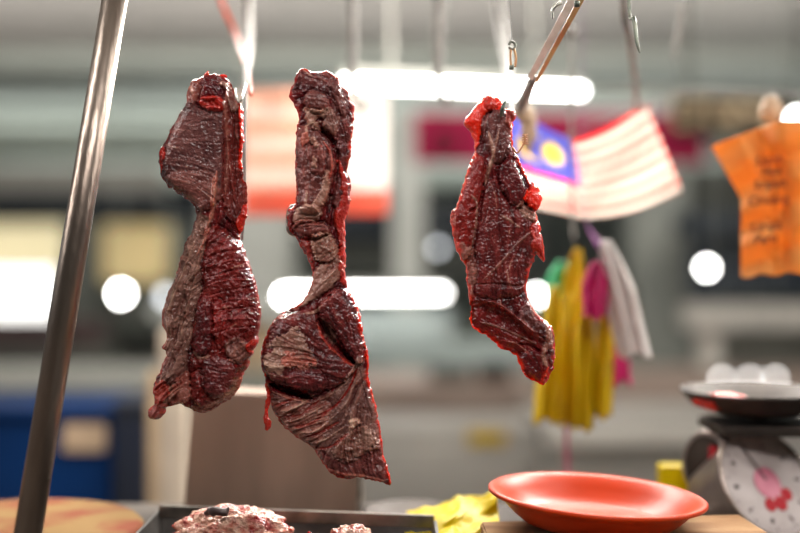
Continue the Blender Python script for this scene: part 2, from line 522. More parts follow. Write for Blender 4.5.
def meat_piece(name, outline, D, T, R, Tb, lobes, strokes, flow, label, cat, rim=(2.0, 0.7), fib=0.5, lump_amp=0.9,
               ragged=0.7, step=0.6, lic_len=13, flowscale=14.0, base=(0, 0, 0), bend=None, parent=None):
    ol = catmull(outline, 4)
    x0, y0 = ol.min(0) - 4; x1, y1 = ol.max(0) + 4
    xs = np.arange(x0, x1, step); ys = np.arange(y0, y1, step)
    X, Y = np.meshgrid(xs, ys)
    sh = X.shape
    d, _ = seg_dist(X, Y, ol)
    sd = np.where(inside(X, Y, ol), d, -d)
    sd = sd + ragged * (0.55 * fftnoise(sh, 3.0, step) + 0.5 * fftnoise(sh, 7, step))
    # flow field
    fx = np.zeros(sh); fy = np.zeros(sh); wsum = np.zeros(sh)
    for (a, b, vx, vy) in flow:
        n_ = math.hypot(vx, vy)
        w_ = 1.0 / (((X - a) ** 2 + (Y - b) ** 2) + flowscale ** 2) ** 1.6
        # use doubled angle so opposite directions agree
        an = 2 * math.atan2(vy, vx)
        fx += w_ * math.cos(an); fy += w_ * math.sin(an)
    ang = 0.5 * np.arctan2(fy, fx) + 0.18 * fftnoise(sh, 12, step)
    vx = np.cos(ang); vy = np.sin(ang)

    def lic(src, length):
        acc = src.copy(); cnt = 1
        for sgn in (1, -1):
            px = np.tile(np.arange(sh[1], dtype=float), (sh[0], 1)); py = np.tile(np.arange(sh[0], dtype=float)[:, None], (1, sh[1]))
            lx = vx * sgn; ly = vy * sgn
            for k in range(length):
                px += lx; py += ly
                ix = np.clip(px.astype(int), 0, sh[1] - 1); iy = np.clip(py.astype(int), 0, sh[0] - 1)
                nx = vx[iy, ix]; ny = vy[iy, ix]
                s_ = np.sign(nx * lx + ny * ly); s_[s_ == 0] = 1
                lx = nx * s_; ly = ny * s_
                acc += src[iy, ix]; cnt += 1
        acc /= cnt
        return (acc - acc.mean()) / acc.std()
    F1 = lic(fftnoise(sh, 1.2, step), int(lic_len / step))
    F2 = lic(fftnoise(sh, 3.2, step), int(1.8 * lic_len / step))
    # base swell
    H = T * dome(np.maximum(sd, 0) / R)
    fat = np.full(sh, float(base[0])); mem = np.full(sh, float(base[1])); bri = np.full(sh, float(base[2]))
    cn = fftnoise(sh, 4, step); cn2 = fftnoise(sh, 1.6, step)
    fibw = np.full(sh, 1.0); lumw = np.full(sh, 1.0)

    def blend(a_, colr):
        nonlocal fat, mem, bri
        fat = fat * (1 - a_) + colr[0] * a_
        mem = mem * (1 - a_) + colr[1] * a_
        bri = bri * (1 - a_) + colr[2] * a_
    for lb in lobes:
        poly = catmull(lb['p'], 4)
        bx0, by0 = poly.min(0) - 12; bx1, by1 = poly.max(0) + 12
        i0 = max(int((bx0 - x0) / step), 0); i1 = min(int((bx1 - x0) / step) + 1, sh[1])
        j0 = max(int((by0 - y0) / step), 0); j1 = min(int((by1 - y0) / step) + 1, sh[0])
        if i1 <= i0 or j1 <= j0: continue
        sl = (slice(j0, j1), slice(i0, i1))
        dd, _ = seg_dist(X[sl], Y[sl], poly)
        s_ = np.where(inside(X[sl], Y[sl], poly), dd, -dd) + lb.get('rag', 1.0) * (0.5 * cn[sl] + 0.3 * cn2[sl])
        H[sl] += 1.25 * lb.get('T', 0) * dome(np.maximum(s_, 0) / lb.get('R', 6))
        # crease just outside
        if lb.get('T', 0) > 0 and lb.get('crease', 0.6):
            H[sl] -= lb.get('crease', 0.6) * np.exp(-((s_ + 0.9) / 1.1) ** 2)
        if 'c' in lb:
            a = np.zeros(sh)
            a[sl] = np.clip(s_ / lb.get('soft', 1.2) + 0.5 + lb.get('mott', 0.3) * cn[sl], 0, 1) * lb.get('a', 0.9)
            a[sl] *= (s_ > -2)
            blend(a, lb['c'])
        if 'fib' in lb: fibw[sl] = np.where(s_ > 0, lb['fib'], fibw[sl])
        if 'lum' in lb: lumw[sl] = np.where(s_ > 0, lb['lum'], lumw[sl])
    for st in strokes:
        poly = catmull(st['p'], 5, False)
        dd, al = seg_dist(X, Y, poly, False)
        tp = np.clip(np.minimum(al, 1 - al) * 6 + 0.25, 0, 1)
        wd = st['w'] * tp * (1 + 0.2 * cn)
        g = np.exp(-(dd / np.maximum(wd, 0.3)) ** 2 * 1.6)
        H += st.get('h', 0) * g
        if 'c' in st:
            blend(np.clip(g * 1.3, 0, 1) * st.get('a', 0.9), st['c'])
    H += (fib * fibw * (0.45 * F1 + 0.6 * F2) + lump_amp * lumw * (0.7 * fftnoise(sh, 9, step) - 0.7 * np.abs(fftnoise(sh, 6, step)) + 0.22 * fftnoise(sh, 2.2, step))) * np.clip(sd / 4, 0, 1)
    if rim:  # red cut margin, with the backlit edge glow put into its colour
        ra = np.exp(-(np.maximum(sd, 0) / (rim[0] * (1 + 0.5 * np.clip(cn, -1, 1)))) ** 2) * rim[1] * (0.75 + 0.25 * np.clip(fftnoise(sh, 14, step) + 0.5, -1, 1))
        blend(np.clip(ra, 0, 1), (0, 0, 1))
    streak = np.clip(0.5 + 0.10 * F1 + 0.10 * F2 + 0.07 * cn2 + 0.08 * fftnoise(sh, 10, step), 0, 1)
    # thin veins of fat
    vein = np.clip((F1 * 0.6 + F2 * 0.8 - 2.1) * 0.8, 0, 0.5)
    fat = np.clip(fat + vein * (1 - bri), 0, 1)
    HB = -Tb * dome(np.maximum(sd, 0) / R) * (1 + 0.15 * fftnoise(sh, 14, step)) + 0.5 * fftnoise(sh, 5, step) * np.clip(sd / 4, 0, 1)
    H = np.maximum(H, HB + 2.2 * np.clip(sd / 3, 0, 1))
    # mesh: keep verts inside, snap the ring just outside onto the outline
    gy, gx = np.gradient(sd, step)
    gn = np.sqrt(gx ** 2 + gy ** 2) + 1e-6
    ins = sd > 0
    cell = ins[:-1, :-1] | ins[1:, :-1] | ins[:-1, 1:] | ins[1:, 1:]
    used = np.zeros(sh, bool)
    used[:-1, :-1] |= cell; used[1:, :-1] |= cell; used[:-1, 1:] |= cell; used[1:, 1:] |= cell
    out = used & ~ins
    mv = np.clip(-sd, 0, 1.5 * step) / gn
    XX = np.where(out, X + gx / gn * mv * 0.98, X); YY = np.where(out, Y + gy / gn * mv * 0.98, Y)
    H = np.where(out, 0, H); HB = np.where(out, 0, HB)
    off = bend(XX, YY) if bend else 0.0
    k = D / F
    idf = np.full(sh, -1); idf[used] = np.arange(used.sum())
    nfr = used.sum()
    idb = idf.copy()
    inn = used & ins
    idb[inn] = nfr + np.arange(inn.sum())
    wx = (XX - 400) * k; wz = CZ - (YY - HY) * k
    vf = np.stack([wx[used], (D - H * k + off * k * np.ones(sh))[used], wz[used]], 1)
    vb = np.stack([wx[inn], (D - HB * k + off * k * np.ones(sh))[inn], wz[inn]], 1)
    verts = np.vstack([vf, vb])
    cj, ci = np.nonzero(cell)
    a, b, c_, d_ = (cj, ci), (cj, ci + 1), (cj + 1, ci + 1), (cj + 1, ci)
    ff = np.stack([idf[d_], idf[c_], idf[b], idf[a]], 1)
    fb = np.stack([idb[a], idb[b], idb[c_], idb[d_]], 1)
    same = (ff[:, ::-1] == fb).all(1)
    faces = np.vstack([ff[~same], fb[~same]])
    # re-centre on the hanging point
    org = np.array([verts[:, 0].mean(), D, verts[:, 2].max()])
    me = bpy.data.meshes.new(name)
    me.vertices.add(len(verts)); me.vertices.foreach_set('co', (verts - org).astype(np.float32).ravel())
    me.loops.add(faces.size); me.loops.foreach_set('vertex_index', faces.astype(np.int32).ravel())
    me.polygons.add(len(faces))
    me.polygons.foreach_set('loop_start', np.arange(0, faces.size, 4, dtype=np.int32))
    me.polygons.foreach_set('use_smooth', np.ones(len(faces), bool))
    me.update(calc_edges=True); me.validate()
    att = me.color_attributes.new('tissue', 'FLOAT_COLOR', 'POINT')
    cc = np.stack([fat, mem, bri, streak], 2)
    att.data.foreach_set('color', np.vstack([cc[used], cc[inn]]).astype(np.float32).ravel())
    me.materials.append(M['meat'])
    o = bpy.data.objects.new(name, me)
    col.objects.link(o)
    o.location = org
    if label: tag(o, label, cat, 'cuts of beef hanging from hooks')
    return o


MUS, MEMB, FAT, RED, PINK = (0, 0, 0), (0.05, 0.95, 0), (0.9, 0.3, 0), (0, 0, 1), (0.45, 0.3, 0.15)
DM = 1.2
# --- left cut
o1 = [(200, 79), (206, 74), (216, 74), (225, 78), (233, 87), (238, 101), (243, 108), (244, 131), (241.5, 163), (243, 178), (246, 186), (246.5, 210), (243, 227), (239, 236), (243, 245), (247, 258), (253, 276), (259, 297), (261.5, 318), (258, 336), (256, 347), (247, 368), (241.5, 384), (234, 395), (220, 406), (206, 412), (193, 410), (179, 404), (168, 407), (165, 414), (158, 418.5), (150, 416), (150, 409), (156, 400), (154, 390), (156, 379), (163, 365), (167, 354), (163, 347), (167, 338), (162, 324), (163, 308), (167, 293), (174, 276), (179, 261), (185, 243), (193, 227), (196, 215), (190, 202), (177, 193.5), (167, 186), (160, 172), (158, 156), (163, 144), (170, 131), (179, 115), (186, 103), (188, 90), (193, 81)]
lob1 = [
    dict(p=[(205, 88), (212, 84), (222, 86), (224, 98), (214, 103), (203, 100)], T=4, R=5, c=MUS, lum=0.6),
    dict(p=[(190, 84), (198, 80), (203, 90), (200, 102), (190, 110), (186, 100)], T=2.5, R=5, c=PINK, a=0.5),
    dict(p=[(188, 104), (206, 109), (226, 112), (226, 150), (224, 190), (216, 206), (203, 212), (196, 204), (180, 194), (168, 184), (162, 166), (172, 137), (180, 114)], T=3.5, R=9, c=(0.06, 0.85, 0), soft=3, mott=0.15, lum=0.5, fib=0.4),
    dict(p=[(166, 178), (190, 172), (215, 176), (222, 196), (210, 210), (194, 206), (178, 192)], T=1.0, R=9, c=(0.16, 0.5, 0.05), soft=6, a=0.7, fib=1.0),
    dict(p=[(158, 156), (163, 146), (167, 150), (164, 168), (161, 172)], T=2, R=4, c=(0, 0.1, 0.5)),
    dict(p=[(202, 106), (205, 100.5), (221, 99), (227, 104), (226, 111), (221, 114), (211, 112)], T=6, R=3.5, c=(0, 0, 0.45), lum=0.3, rag=0.4),
    dict(p=[(229, 82), (238, 99), (241, 125), (242, 160), (247, 185), (248, 212), (241, 236), (232, 222), (224, 208), (224, 150), (226, 112)], T=-6, R=7, c=(0.08, 0, 0.05), fib=2.0, lum=0.5),
    dict(p=[(222, 84), (230, 86), (237, 101), (238, 112), (232, 112), (227, 98)], T=2, R=3, c=(0.55, 0.2, 0)),
    dict(p=[(239, 110), (244, 110), (246, 131), (243, 165), (238, 164), (240, 135)], T=3, R=2.5, c=RED, rag=0.3, a=1),
    dict(p=[(236, 222), (243, 205), (248, 208), (246, 225), (240, 237)], T=2, R=3, c=(0, 0, 0.7), rag=0.5),
    dict(p=[(198, 214), (212, 222), (207, 245), (203, 262), (203, 290), (197, 310), (194, 335), (190, 360), (184, 388), (176, 402), (160, 400), (160, 365), (166, 340), (160, 318), (168, 285), (180, 250), (194, 225)], T=-1.5, R=8, c=(0.42, 0.75, 0), fib=3.4, lum=1.6, soft=2, mott=0.25),
    dict(p=[(213, 226), (236, 238), (252, 258), (258, 290), (263, 318), (259, 342), (248, 368), (240, 386), (226, 400), (204, 406), (193, 392), (194, 345), (197, 315), (204, 290), (204, 262)], T=8, R=20, c=(0.02, 0.05, 0.10), fib=0.9, lum=1.8, crease=1.5),
    dict(p=[(200, 300), (211, 297), (217, 318), (215, 345), (206, 354), (197, 346), (198, 320)], T=4, R=5, c=(0, 0.1, 0), lum=0.6),
    dict(p=[(218, 299), (228, 304), (230, 330), (222, 345), (216, 330)], T=2.5, R=5, c=(0, 0, 0.15)),
    dict(p=[(207, 358), (222, 354), (237, 360), (240, 374), (230, 392), (214, 394), (205, 380)], T=4, R=7, c=(0.02, 0.1, 0), lum=1.0),
    dict(p=[(234, 335), (246, 338), (252, 348), (244, 362), (236, 360), (228, 350)], T=3, R=5, c=(0.25, 0.1, 0)),
    dict(p=[(250, 343), (257, 338), (259, 344), (254, 352), (249, 350)], T=3, R=2.5, c=(0, 0, 0.6), rag=0.3),
    dict(p=[(170, 350), (180, 345), (184, 362), (180, 380), (170, 384), (164, 372)], T=3.5, R=5, c=(0.3, 0.7, 0)),
    dict(p=[(182, 375), (192, 372), (193, 392), (184, 404), (172, 402), (172, 390)], T=3.5, R=4, c=(0.4, 0.2, 0.15)),
    dict(p=[(156, 384), (168, 378), (172, 392), (164, 402), (155, 400)], T=3, R=4, c=(0.2, 0.1, 0.3)),
    dict(p=[(149, 408), (158, 402), (168, 404), (167, 413), (158, 420), (149, 418)], T=3.5, R=4, c=(0.15, 0.1, 0.12), rag=1.2),
]
str1 = [
    dict(p=[(219, 172), (217, 195), (213, 216), (206, 240), (198, 256)], w=1.6, h=3, c=(0.75, 0.1, 0.2)),
    dict(p=[(216, 178), (214, 200), (211, 218), (204, 238)], w=1.0, h=2, c=(0.6, 0.1, 0.2)),
    dict(p=[(223, 200), (226, 215), (234, 226), (240, 236)], w=2.0, h=-5),
    dict(p=[(212, 224), (209, 240), (206, 262), (205, 290)], w=1.6, h=-3),
    dict(p=[(194, 405), (206, 407), (221, 400), (236, 389), (243, 376)], w=4, h=0.5, c=(0.65, 0.3, 0.1)),
    dict(p=[(196, 350), (204, 356), (214, 354)], w=1.6, h=1.5, c=(0.7, 0.1, 0)),
    dict(p=[(216, 298), (216, 320), (217, 345)], w=1.2, h=-2.2),
    dict(p=[(196, 370), (205, 368), (208, 385), (198, 398)], w=2.0, h=-3),
    dict(p=[(222, 350), (232, 344), (244, 336), (252, 326)], w=1.8, h=-2.5),
    dict(p=[(186, 290), (180, 310), (178, 330), (172, 350)], w=2.2, h=-3.5),
    dict(p=[(196, 240), (186, 268), (178, 290), (172, 310)], w=2, h=2.5, c=(0.6, 0.6, 0)),
    dict(p=[(203, 250), (196, 280), (188, 310), (182, 340)], w=1.8, h=2.5, c=(0.6, 0.5, 0)),
    dict(p=[(228, 88), (227, 110), (228, 150), (226, 195)], w=1.6, h=2.0, c=(0.35, 0.2, 0.1)),
    dict(p=[(234, 120), (234, 160), (237, 200)], w=1.3, h=-3),
    dict(p=[(193, 106), (205, 111), (225, 113)], w=1.5, h=-2.0),
]
for i in range(9):       # cross-grain ridges of the big muscle
    yy = 252 + i * 9.5
    str1.append(dict(p=[(209 + i * 0.4, yy + 6), (222, yy + 1 + (i % 3)), (236, yy - 1), (250 + i * 0.8, yy - 3 + (i % 2) * 3)], w=1.3, h=1.2 if i % 2 else -1.6))
fl1 = [(205, 92, 1, 1), (200, 130, 1, -0.3), (180, 165, 1, 0.25), (210, 180, 1, 0.3), (195, 195, 1, 0.6), (234, 130, 0.05, 1), (236, 170, 0, 1), (238, 205, 0.15, 1), (200, 225, -0.5, 1), (195, 250, -0.45, 1), (180, 290, -0.3, 1), (172, 320, -0.2, 1), (180, 360, -0.5, 1), (160, 395, -0.8, 1), (225, 250, 1, -0.35), (235, 285, 1, -0.25), (240, 320, 1, -0.5), (222, 330, 0.1, 1), (222, 375, 1, 0.3), (225, 398, 1, -0.4)]
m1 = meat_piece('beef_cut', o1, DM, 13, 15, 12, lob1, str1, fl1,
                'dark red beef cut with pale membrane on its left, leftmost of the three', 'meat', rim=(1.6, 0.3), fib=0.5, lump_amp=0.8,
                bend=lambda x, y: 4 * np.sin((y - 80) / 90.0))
# --- middle cut
o2 = [(296, 74), (303, 68), (312, 71), (318, 71), (326.6, 70.7), (335.5, 76), (344.4, 87), (349.8, 99), (354, 105), (354, 120.6), (351.5, 138), (349.8, 156), (348, 170.5), (350.5, 185), (350, 202), (345.5, 220), (345.5, 250), (346, 277), (349, 290), (358, 306), (361.7, 322), (364.8, 340), (368.4, 358), (369.3, 380), (376, 403), (380.6, 430), (385, 457), (390.5, 482), (380.6, 482), (362.6, 477.4), (346.8, 479.6), (331, 473), (322, 461.6), (315, 450), (301.8, 439), (286, 428), (274.8, 412), (270, 395), (266, 381), (261, 362.6), (263.5, 344.6), (270, 326.6), (281.5, 313), (299.5, 304), (310.8, 286), (313, 272.5), (306, 257), (299.9, 245), (294.5, 236), (288, 228), (287, 212), (293.5, 206), (296.3, 192), (295.6, 174), (295, 156), (296.3, 131), (298, 117), (294.5, 106), (289, 96), (290, 89), (294.5, 81)]
lob2 = [
    dict(p=[(297, 92), (318, 90), (330, 100), (335, 125), (336, 160), (334, 215), (343, 245), (352, 210), (352, 150), (356, 105), (344, 84), (330, 74), (305, 70)], T=-2, R=6, c=(0.04, 0.45, 0), a=0.8),
    dict(p=[(330, 80), (340, 88), (347, 102), (346, 118), (338, 112), (334, 98)], T=2.5, R=6, c=(0.08, 0.5, 0)),
    dict(p=[(306, 109), (305, 98), (313, 91.5), (324, 94), (331, 102), (329, 110), (322, 115), (312, 113)], T=8, R=7, c=(0.10, 0.3, 0), lum=0.3, rag=0.5, crease=2),
    dict(p=[(305, 108), (315, 112), (329, 111), (326, 120), (318, 122), (321, 131), (313, 130), (306, 120)], T=4, R=4, c=(0.75, 0.2, 0)),
    dict(p=[(330, 108), (337, 114), (341, 122), (335, 136), (329, 134), (322, 128), (325, 118)], T=4, R=5, c=(0.3, 0.6, 0)),
    dict(p=[(302, 127), (316, 130), (326, 138), (333, 150), (337, 165), (334, 180), (330, 195), (326, 207), (316, 214), (304, 212), (297, 200), (295, 150)], T=7, R=10, c=(0.10, 0.25, 0), lum=1.2, crease=2),
    dict(p=[(308, 150), (320, 146), (328, 160), (324, 176), (312, 172)], T=2.5, R=5, c=(0.12, 0.3, 0.05)),
    dict(p=[(326, 172), (331, 178), (328, 200), (318, 210), (314, 204), (322, 190)], T=2.0, R=3, c=(0.72, 0.2, 0)),
    dict(p=[(310, 140), (315, 138), (320, 146), (316, 150)], T=2, R=2, c=(0.8, 0.2, 0)),
    dict(p=[(313, 158), (318, 160), (319, 168), (314, 168)], T=1.5, R=2, c=(0.7, 0.2, 0)),
    dict(p=[(303, 138), (309, 134), (310, 144), (304, 148)], T=1.5, R=2, c=(0.5, 0.1, 0.3)),
    dict(p=[(294, 214), (302, 207), (316, 206), (322, 214), (318, 221), (302, 224), (296, 228)], T=5, R=5, c=(0.6, 0.3, 0), crease=1.5),
    dict(p=[(293, 226), (304, 221), (318, 222), (329, 226), (328, 234), (316, 238), (300, 237)], T=8, R=5, c=(0.15, 0.3, 0.05), crease=2.5),
    dict(p=[(300, 240), (312, 238), (316, 250), (312, 262), (306, 254)], T=3, R=4, c=(0.05, 0.1, 0.15)),
    dict(p=[(312, 238), (326, 234), (337, 243), (338, 254), (328, 264), (316, 258)], T=5, R=7, c=(0.7, 0.35, 0), lum=2.2, fib=0.4, crease=1.5),
    dict(p=[(316, 268), (326, 262), (340, 256), (343, 272), (334, 286), (318, 298), (298, 309), (290, 309), (306, 292)], T=2.5, R=6, c=(0.55, 0.5, 0), fib=1.4),
    dict(p=[(338, 160), (345, 172), (350, 188), (350, 205), (345, 225), (346, 255), (349, 280), (341, 282), (339, 240), (334, 215), (342, 195)], T=2, R=4, c=(0.02, 0.1, 0.55), a=0.8),
    dict(p=[(318, 302), (338, 288), (350, 292), (361, 316), (366, 345), (360, 363), (348, 352), (338, 334), (324, 320)], T=7, R=9, c=(0.02, 0.12, 0), lum=0.8, crease=2),
    dict(p=[(262, 345), (272, 322), (300, 309), (318, 315), (326, 334), (345, 354), (356, 366), (347, 378), (330, 388), (300, 388), (275, 380), (262, 365)], T=5, R=11, c=(0.02, 0.15, 0), lum=0.8, crease=1.5),
    dict(p=[(272, 340), (284, 333), (296, 326), (306, 334), (309, 346), (320, 360), (308, 366), (290, 366), (280, 373), (268, 366), (264, 356), (274, 352)], T=1.2, R=3, c=(0.68, 0.75, 0), fib=2.0, rag=3.0, soft=1.5),
    dict(p=[(286, 352), (306, 354), (316, 362), (300, 366), (284, 364)], T=0.6, R=4, c=(0.55, 0.1, 0.45), a=0.55, soft=4, rag=2),
    dict(p=[(290, 371), (304, 368), (322, 370), (328, 384), (315, 394), (296, 388), (288, 380)], T=3, R=6, c=(0, 0.1, 0), lum=0.5, crease=1),
    dict(p=[(322, 320), (330, 322), (336, 334), (336, 344), (328, 338)], T=-2, R=4, c=(0.3, 0.9, 0)),
    dict(p=[(268, 392), (290, 396), (314, 399), (336, 388), (352, 376), (361, 352), (368, 380), (376, 405), (384, 450), (389, 480), (350, 477), (320, 458), (290, 430), (271, 405)], T=2, R=10, c=(0.22, 0.85, 0), fib=1.9, lum=0.7, soft=2, mott=0.2),
    dict(p=[(272, 400), (300, 402), (330, 400), (330, 418), (322, 440), (312, 440), (292, 428), (276, 412)], T=1, R=8, c=(0.42, 0.5, 0.08), fib=2.8, soft=3, mott=0.35, a=0.75),
    dict(p=[(334, 446), (346, 432), (352, 424), (366, 421), (375, 430), (378, 444), (366, 452), (358, 456), (346, 460), (334, 456)], T=2.2, R=5, c=(0.5, 0.5, 0), rag=2.5, lum=1.4),
    dict(p=[(350, 420), (354, 416.5), (360, 417), (359, 424), (353, 426)], T=3, R=3, c=(0.95, 0.1, 0), rag=0.4),
    dict(p=[(322, 448), (336, 456), (350, 460), (374, 446), (384, 455), (388, 478), (350, 476), (330, 470)], T=-1.5, R=6, c=(0.04, 0.5, 0.05), soft=2),
]
str2 = [
    dict(p=[(322, 129), (329, 136), (335, 146)], w=3.2, h=-10),
    dict(p=[(338, 150), (336, 178), (331, 200), (328, 216)], w=2.6, h=-7),
    dict(p=[(334, 205), (333, 222), (338, 240)], w=2.4, h=-5),
    dict(p=[(295, 90), (302, 92), (306, 96)], w=1.6, h=-3),
    dict(p=[(306, 111), (318, 114.5), (329, 110)], w=1.5, h=0.5, c=(0.8, 0.1, 0)),
    dict(p=[(324, 143), (331, 154), (333, 168), (330, 180)], w=1.3, h=1.4, c=(0.4, 0.1, 0.3)),
    dict(p=[(304, 228), (316, 227), (327, 229)], w=1.1, h=-2),
    dict(p=[(318, 262), (330, 254), (342, 246)], w=1.6, h=-2.5),
    dict(p=[(322, 284), (334, 272), (341, 258)], w=1.4, h=1.5, c=(0.7, 0.3, 0)),
    dict(p=[(317, 312), (322, 302), (332, 294)], w=2, h=-4),
    dict(p=[(319, 318), (330, 336), (342, 350), (355, 362)], w=3.6, h=-9),
    dict(p=[(318, 322), (326, 340), (342, 356), (354, 365)], w=1.4, h=2.0, c=(0.15, 0.2, 0.4)),
    dict(p=[(271, 383), (282, 388), (296, 392), (313, 397)], w=3.2, h=-12),
    dict(p=[(273, 390), (292, 397), (312, 401)], w=1.2, h=1.5, c=(0.6, 0.3, 0.1)),
    dict(p=[(349, 291), (358, 307), (363, 330), (368, 358), (369, 381), (377, 405), (382, 432), (387, 460), (390, 481)], w=2.3, h=2.5, c=(0, 0, 0.75)),
    dict(p=[(358, 356), (357, 375), (350, 395), (346, 415)], w=2.2, h=2, c=(0.35, 0.6, 0)),
    dict(p=[(356, 362), (345, 382), (326, 396), (312, 402)], w=1.8, h=2.4, c=(0.5, 0.5, 0)),
    dict(p=[(358, 366), (350, 386), (336, 404), (318, 414)], w=1.3, h=-2.2, c=(0, 0.1, 0.3)),
    dict(p=[(360, 368), (364, 390), (372, 415)], w=1.4, h=-2),
    dict(p=[(362, 322), (366, 334), (367, 344)], w=3, h=4, c=(0, 0, 0.7)),
    dict(p=[(322, 466), (342, 472), (362, 474), (384, 479)], w=1.6, h=2, c=(0.6, 0.2, 0.2)),
]
for i in range(9):
    a = i / 8.0
    sx, sy = 276 + 40 * a, 404 + 42 * a
    str2.append(dict(p=[(sx, sy), (sx + 16, sy - 6 + (i % 3) * 2), (sx + 34, sy - 16)], w=1.4, h=2.2 if i % 2 else -1.8, **({'c': (0.7, 0.35, 0)} if i % 2 else {'c': (0, 0.2, 0.35), 'a': 0.6})))
fl2 = [(320, 85, 1, 0.6), (345, 110, 0.2, 1), (316, 102, 1, -0.3), (312, 160, 0.2, 1), (325, 180, 0, 1), (345, 190, 0, 1), (345, 240, 0, 1), (305, 230, 1, 0.1), (325, 248, 1, -0.7), (330, 275, -0.8, 1), (305, 300, -1, 0.6), (345, 315, 0.5, 1), (352, 340, 0.6, 1), (300, 330, 1, 0.7), (285, 350, 1, -0.15), (300, 362, 1, 0.15), (275, 370, 1, 0.3), (305, 380, 1, 0.2), (335, 370, 1, 0.2), (350, 385, -0.7, 1), (330, 400, -1, 0.55), (290, 415, -1, 0.3), (310, 430, -1, 0.5), (335, 440, -0.8, 1), (365, 410, 0.25, 1), (372, 440, 0.2, 1), (350, 465, 0.1, 1)]
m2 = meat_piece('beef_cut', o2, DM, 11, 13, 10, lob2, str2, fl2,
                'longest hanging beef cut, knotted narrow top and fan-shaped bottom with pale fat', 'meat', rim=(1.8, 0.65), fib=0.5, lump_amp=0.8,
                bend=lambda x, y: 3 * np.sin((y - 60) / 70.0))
# --- right cut
o3 = [(480, 101), (487, 95), (494, 96.5), (501, 100.6), (504.5, 108), (513.6, 111), (516, 117), (512.6, 124.4), (512, 136), (513.6, 148), (518, 156.4), (523, 169), (529, 181), (537.4, 187), (541, 198.6), (539.4, 207), (536.5, 212), (538, 221), (541.5, 233.7), (543.6, 246), (543.8, 262), (536.3, 252.5), (533, 260.5), (528, 273), (526.4, 289), (528.5, 298.6), (532.6, 307), (541, 317), (548, 322), (553, 329.6), (555, 344), (554, 362.6), (551, 373), (546, 383), (541, 385), (532.6, 381), (524, 375), (519, 362.6), (514, 354), (503.7, 350), (495.4, 343), (487, 335.8), (476.8, 330.6), (471.5, 327.5), (470, 317), (470.7, 307), (468.6, 294.5), (467, 282), (465, 265), (459, 256), (454.8, 244), (451.7, 229.6), (450.7, 217), (455.8, 205), (460, 196.5), (462.6, 184), (465, 176), (470, 162.6), (474.4, 150), (473.4, 140), (467, 129.6), (464, 121), (469, 114), (475.4, 104.8)]
lob3 = [
    dict(p=[(462, 121), (469, 112), (478, 100), (487, 94), (496, 96), (503, 103), (499, 111), (488, 113), (481, 120), (479, 145), (473, 150), (470, 135)], T=1.5, R=5, c=(0.02, 0, 0.92), rag=0.6, a=1, lum=0.25, fib=0.5),
    dict(p=[(484, 98), (492, 98), (497, 108), (489, 112), (484, 107)], T=3, R=4, c=(0.15, 0, 0.6)),
    dict(p=[(482, 122), (492, 112), (503, 112), (509, 120), (511, 140), (508, 156), (496, 164), (487, 152), (482, 136)], T=5, R=7, c=(0.06, 0.55, 0), lum=0.5),
    dict(p=[(503, 110), (514, 110), (516, 117), (512, 130), (506, 128), (502, 118)], T=3, R=4, c=(0.2, 0.2, 0.2)),
    dict(p=[(473, 152), (484, 162), (484, 185), (479, 205), (475, 228), (472, 246), (462, 264), (452, 240), (450, 216), (461, 185), (469, 162)], T=2.5, R=6, c=(0.02, 0.05, 0.18), lum=0.7, crease=1.2),
    dict(p=[(499, 166), (510, 160), (519, 172), (526, 190), (522, 206), (511, 206), (503, 196), (498, 182)], T=4.5, R=8, c=(0, 0.15, 0), lum=0.5, crease=1.2),
    dict(p=[(484, 186), (496, 180), (506, 200), (522, 212), (539, 224), (543, 250), (532, 262), (526, 290), (500, 298), (474, 292), (474, 250), (480, 215)], T=3, R=12, c=(0.02, 0.12, 0.02), lum=0.7, fib=1.1, crease=0.8),
    dict(p=[(518, 200), (528, 206), (536, 212), (534, 222), (524, 218), (518, 210)], T=2, R=4, c=(0.6, 0.4, 0)),
    dict(p=[(522, 198), (528, 190), (535, 185), (541, 194), (542, 203), (536, 210), (527, 207)], T=6, R=3.5, c=RED, lum=0.2, rag=0.5, a=0.95, crease=1.5),
    dict(p=[(530, 226), (541, 228), (545, 250), (545, 264), (537, 254), (531, 250)], T=1, R=4, c=(0, 0, 0.4)),
    dict(p=[(456, 244), (466, 246), (474, 252), (474, 285), (469, 300), (465, 268)], T=1.5, R=4, c=(0.35, 0.4, 0.05)),
    dict(p=[(469, 306), (480, 300), (498, 305), (514, 316), (530, 330), (546, 338), (546, 352), (542, 388), (530, 382), (517, 362), (512, 355), (494, 345), (469, 330)], T=-6, R=6, c=(0, 0.05, 0.08), fib=1.2, lum=1.0),
    dict(p=[(518, 356), (530, 350), (541, 354), (541, 380), (531, 378), (522, 366)], T=3, R=6, c=(0, 0.05, 0)),
    dict(p=[(514, 320), (522, 306), (529, 301), (543, 316), (553, 330), (546, 342), (532, 332)], T=2, R=5, c=(0.03, 0.6, 0), lum=2.0),
    dict(p=[(546, 322), (553, 328), (556, 345), (554, 364), (548, 362), (546, 342)], T=2, R=4, c=(0.1, 0.8, 0)),
]
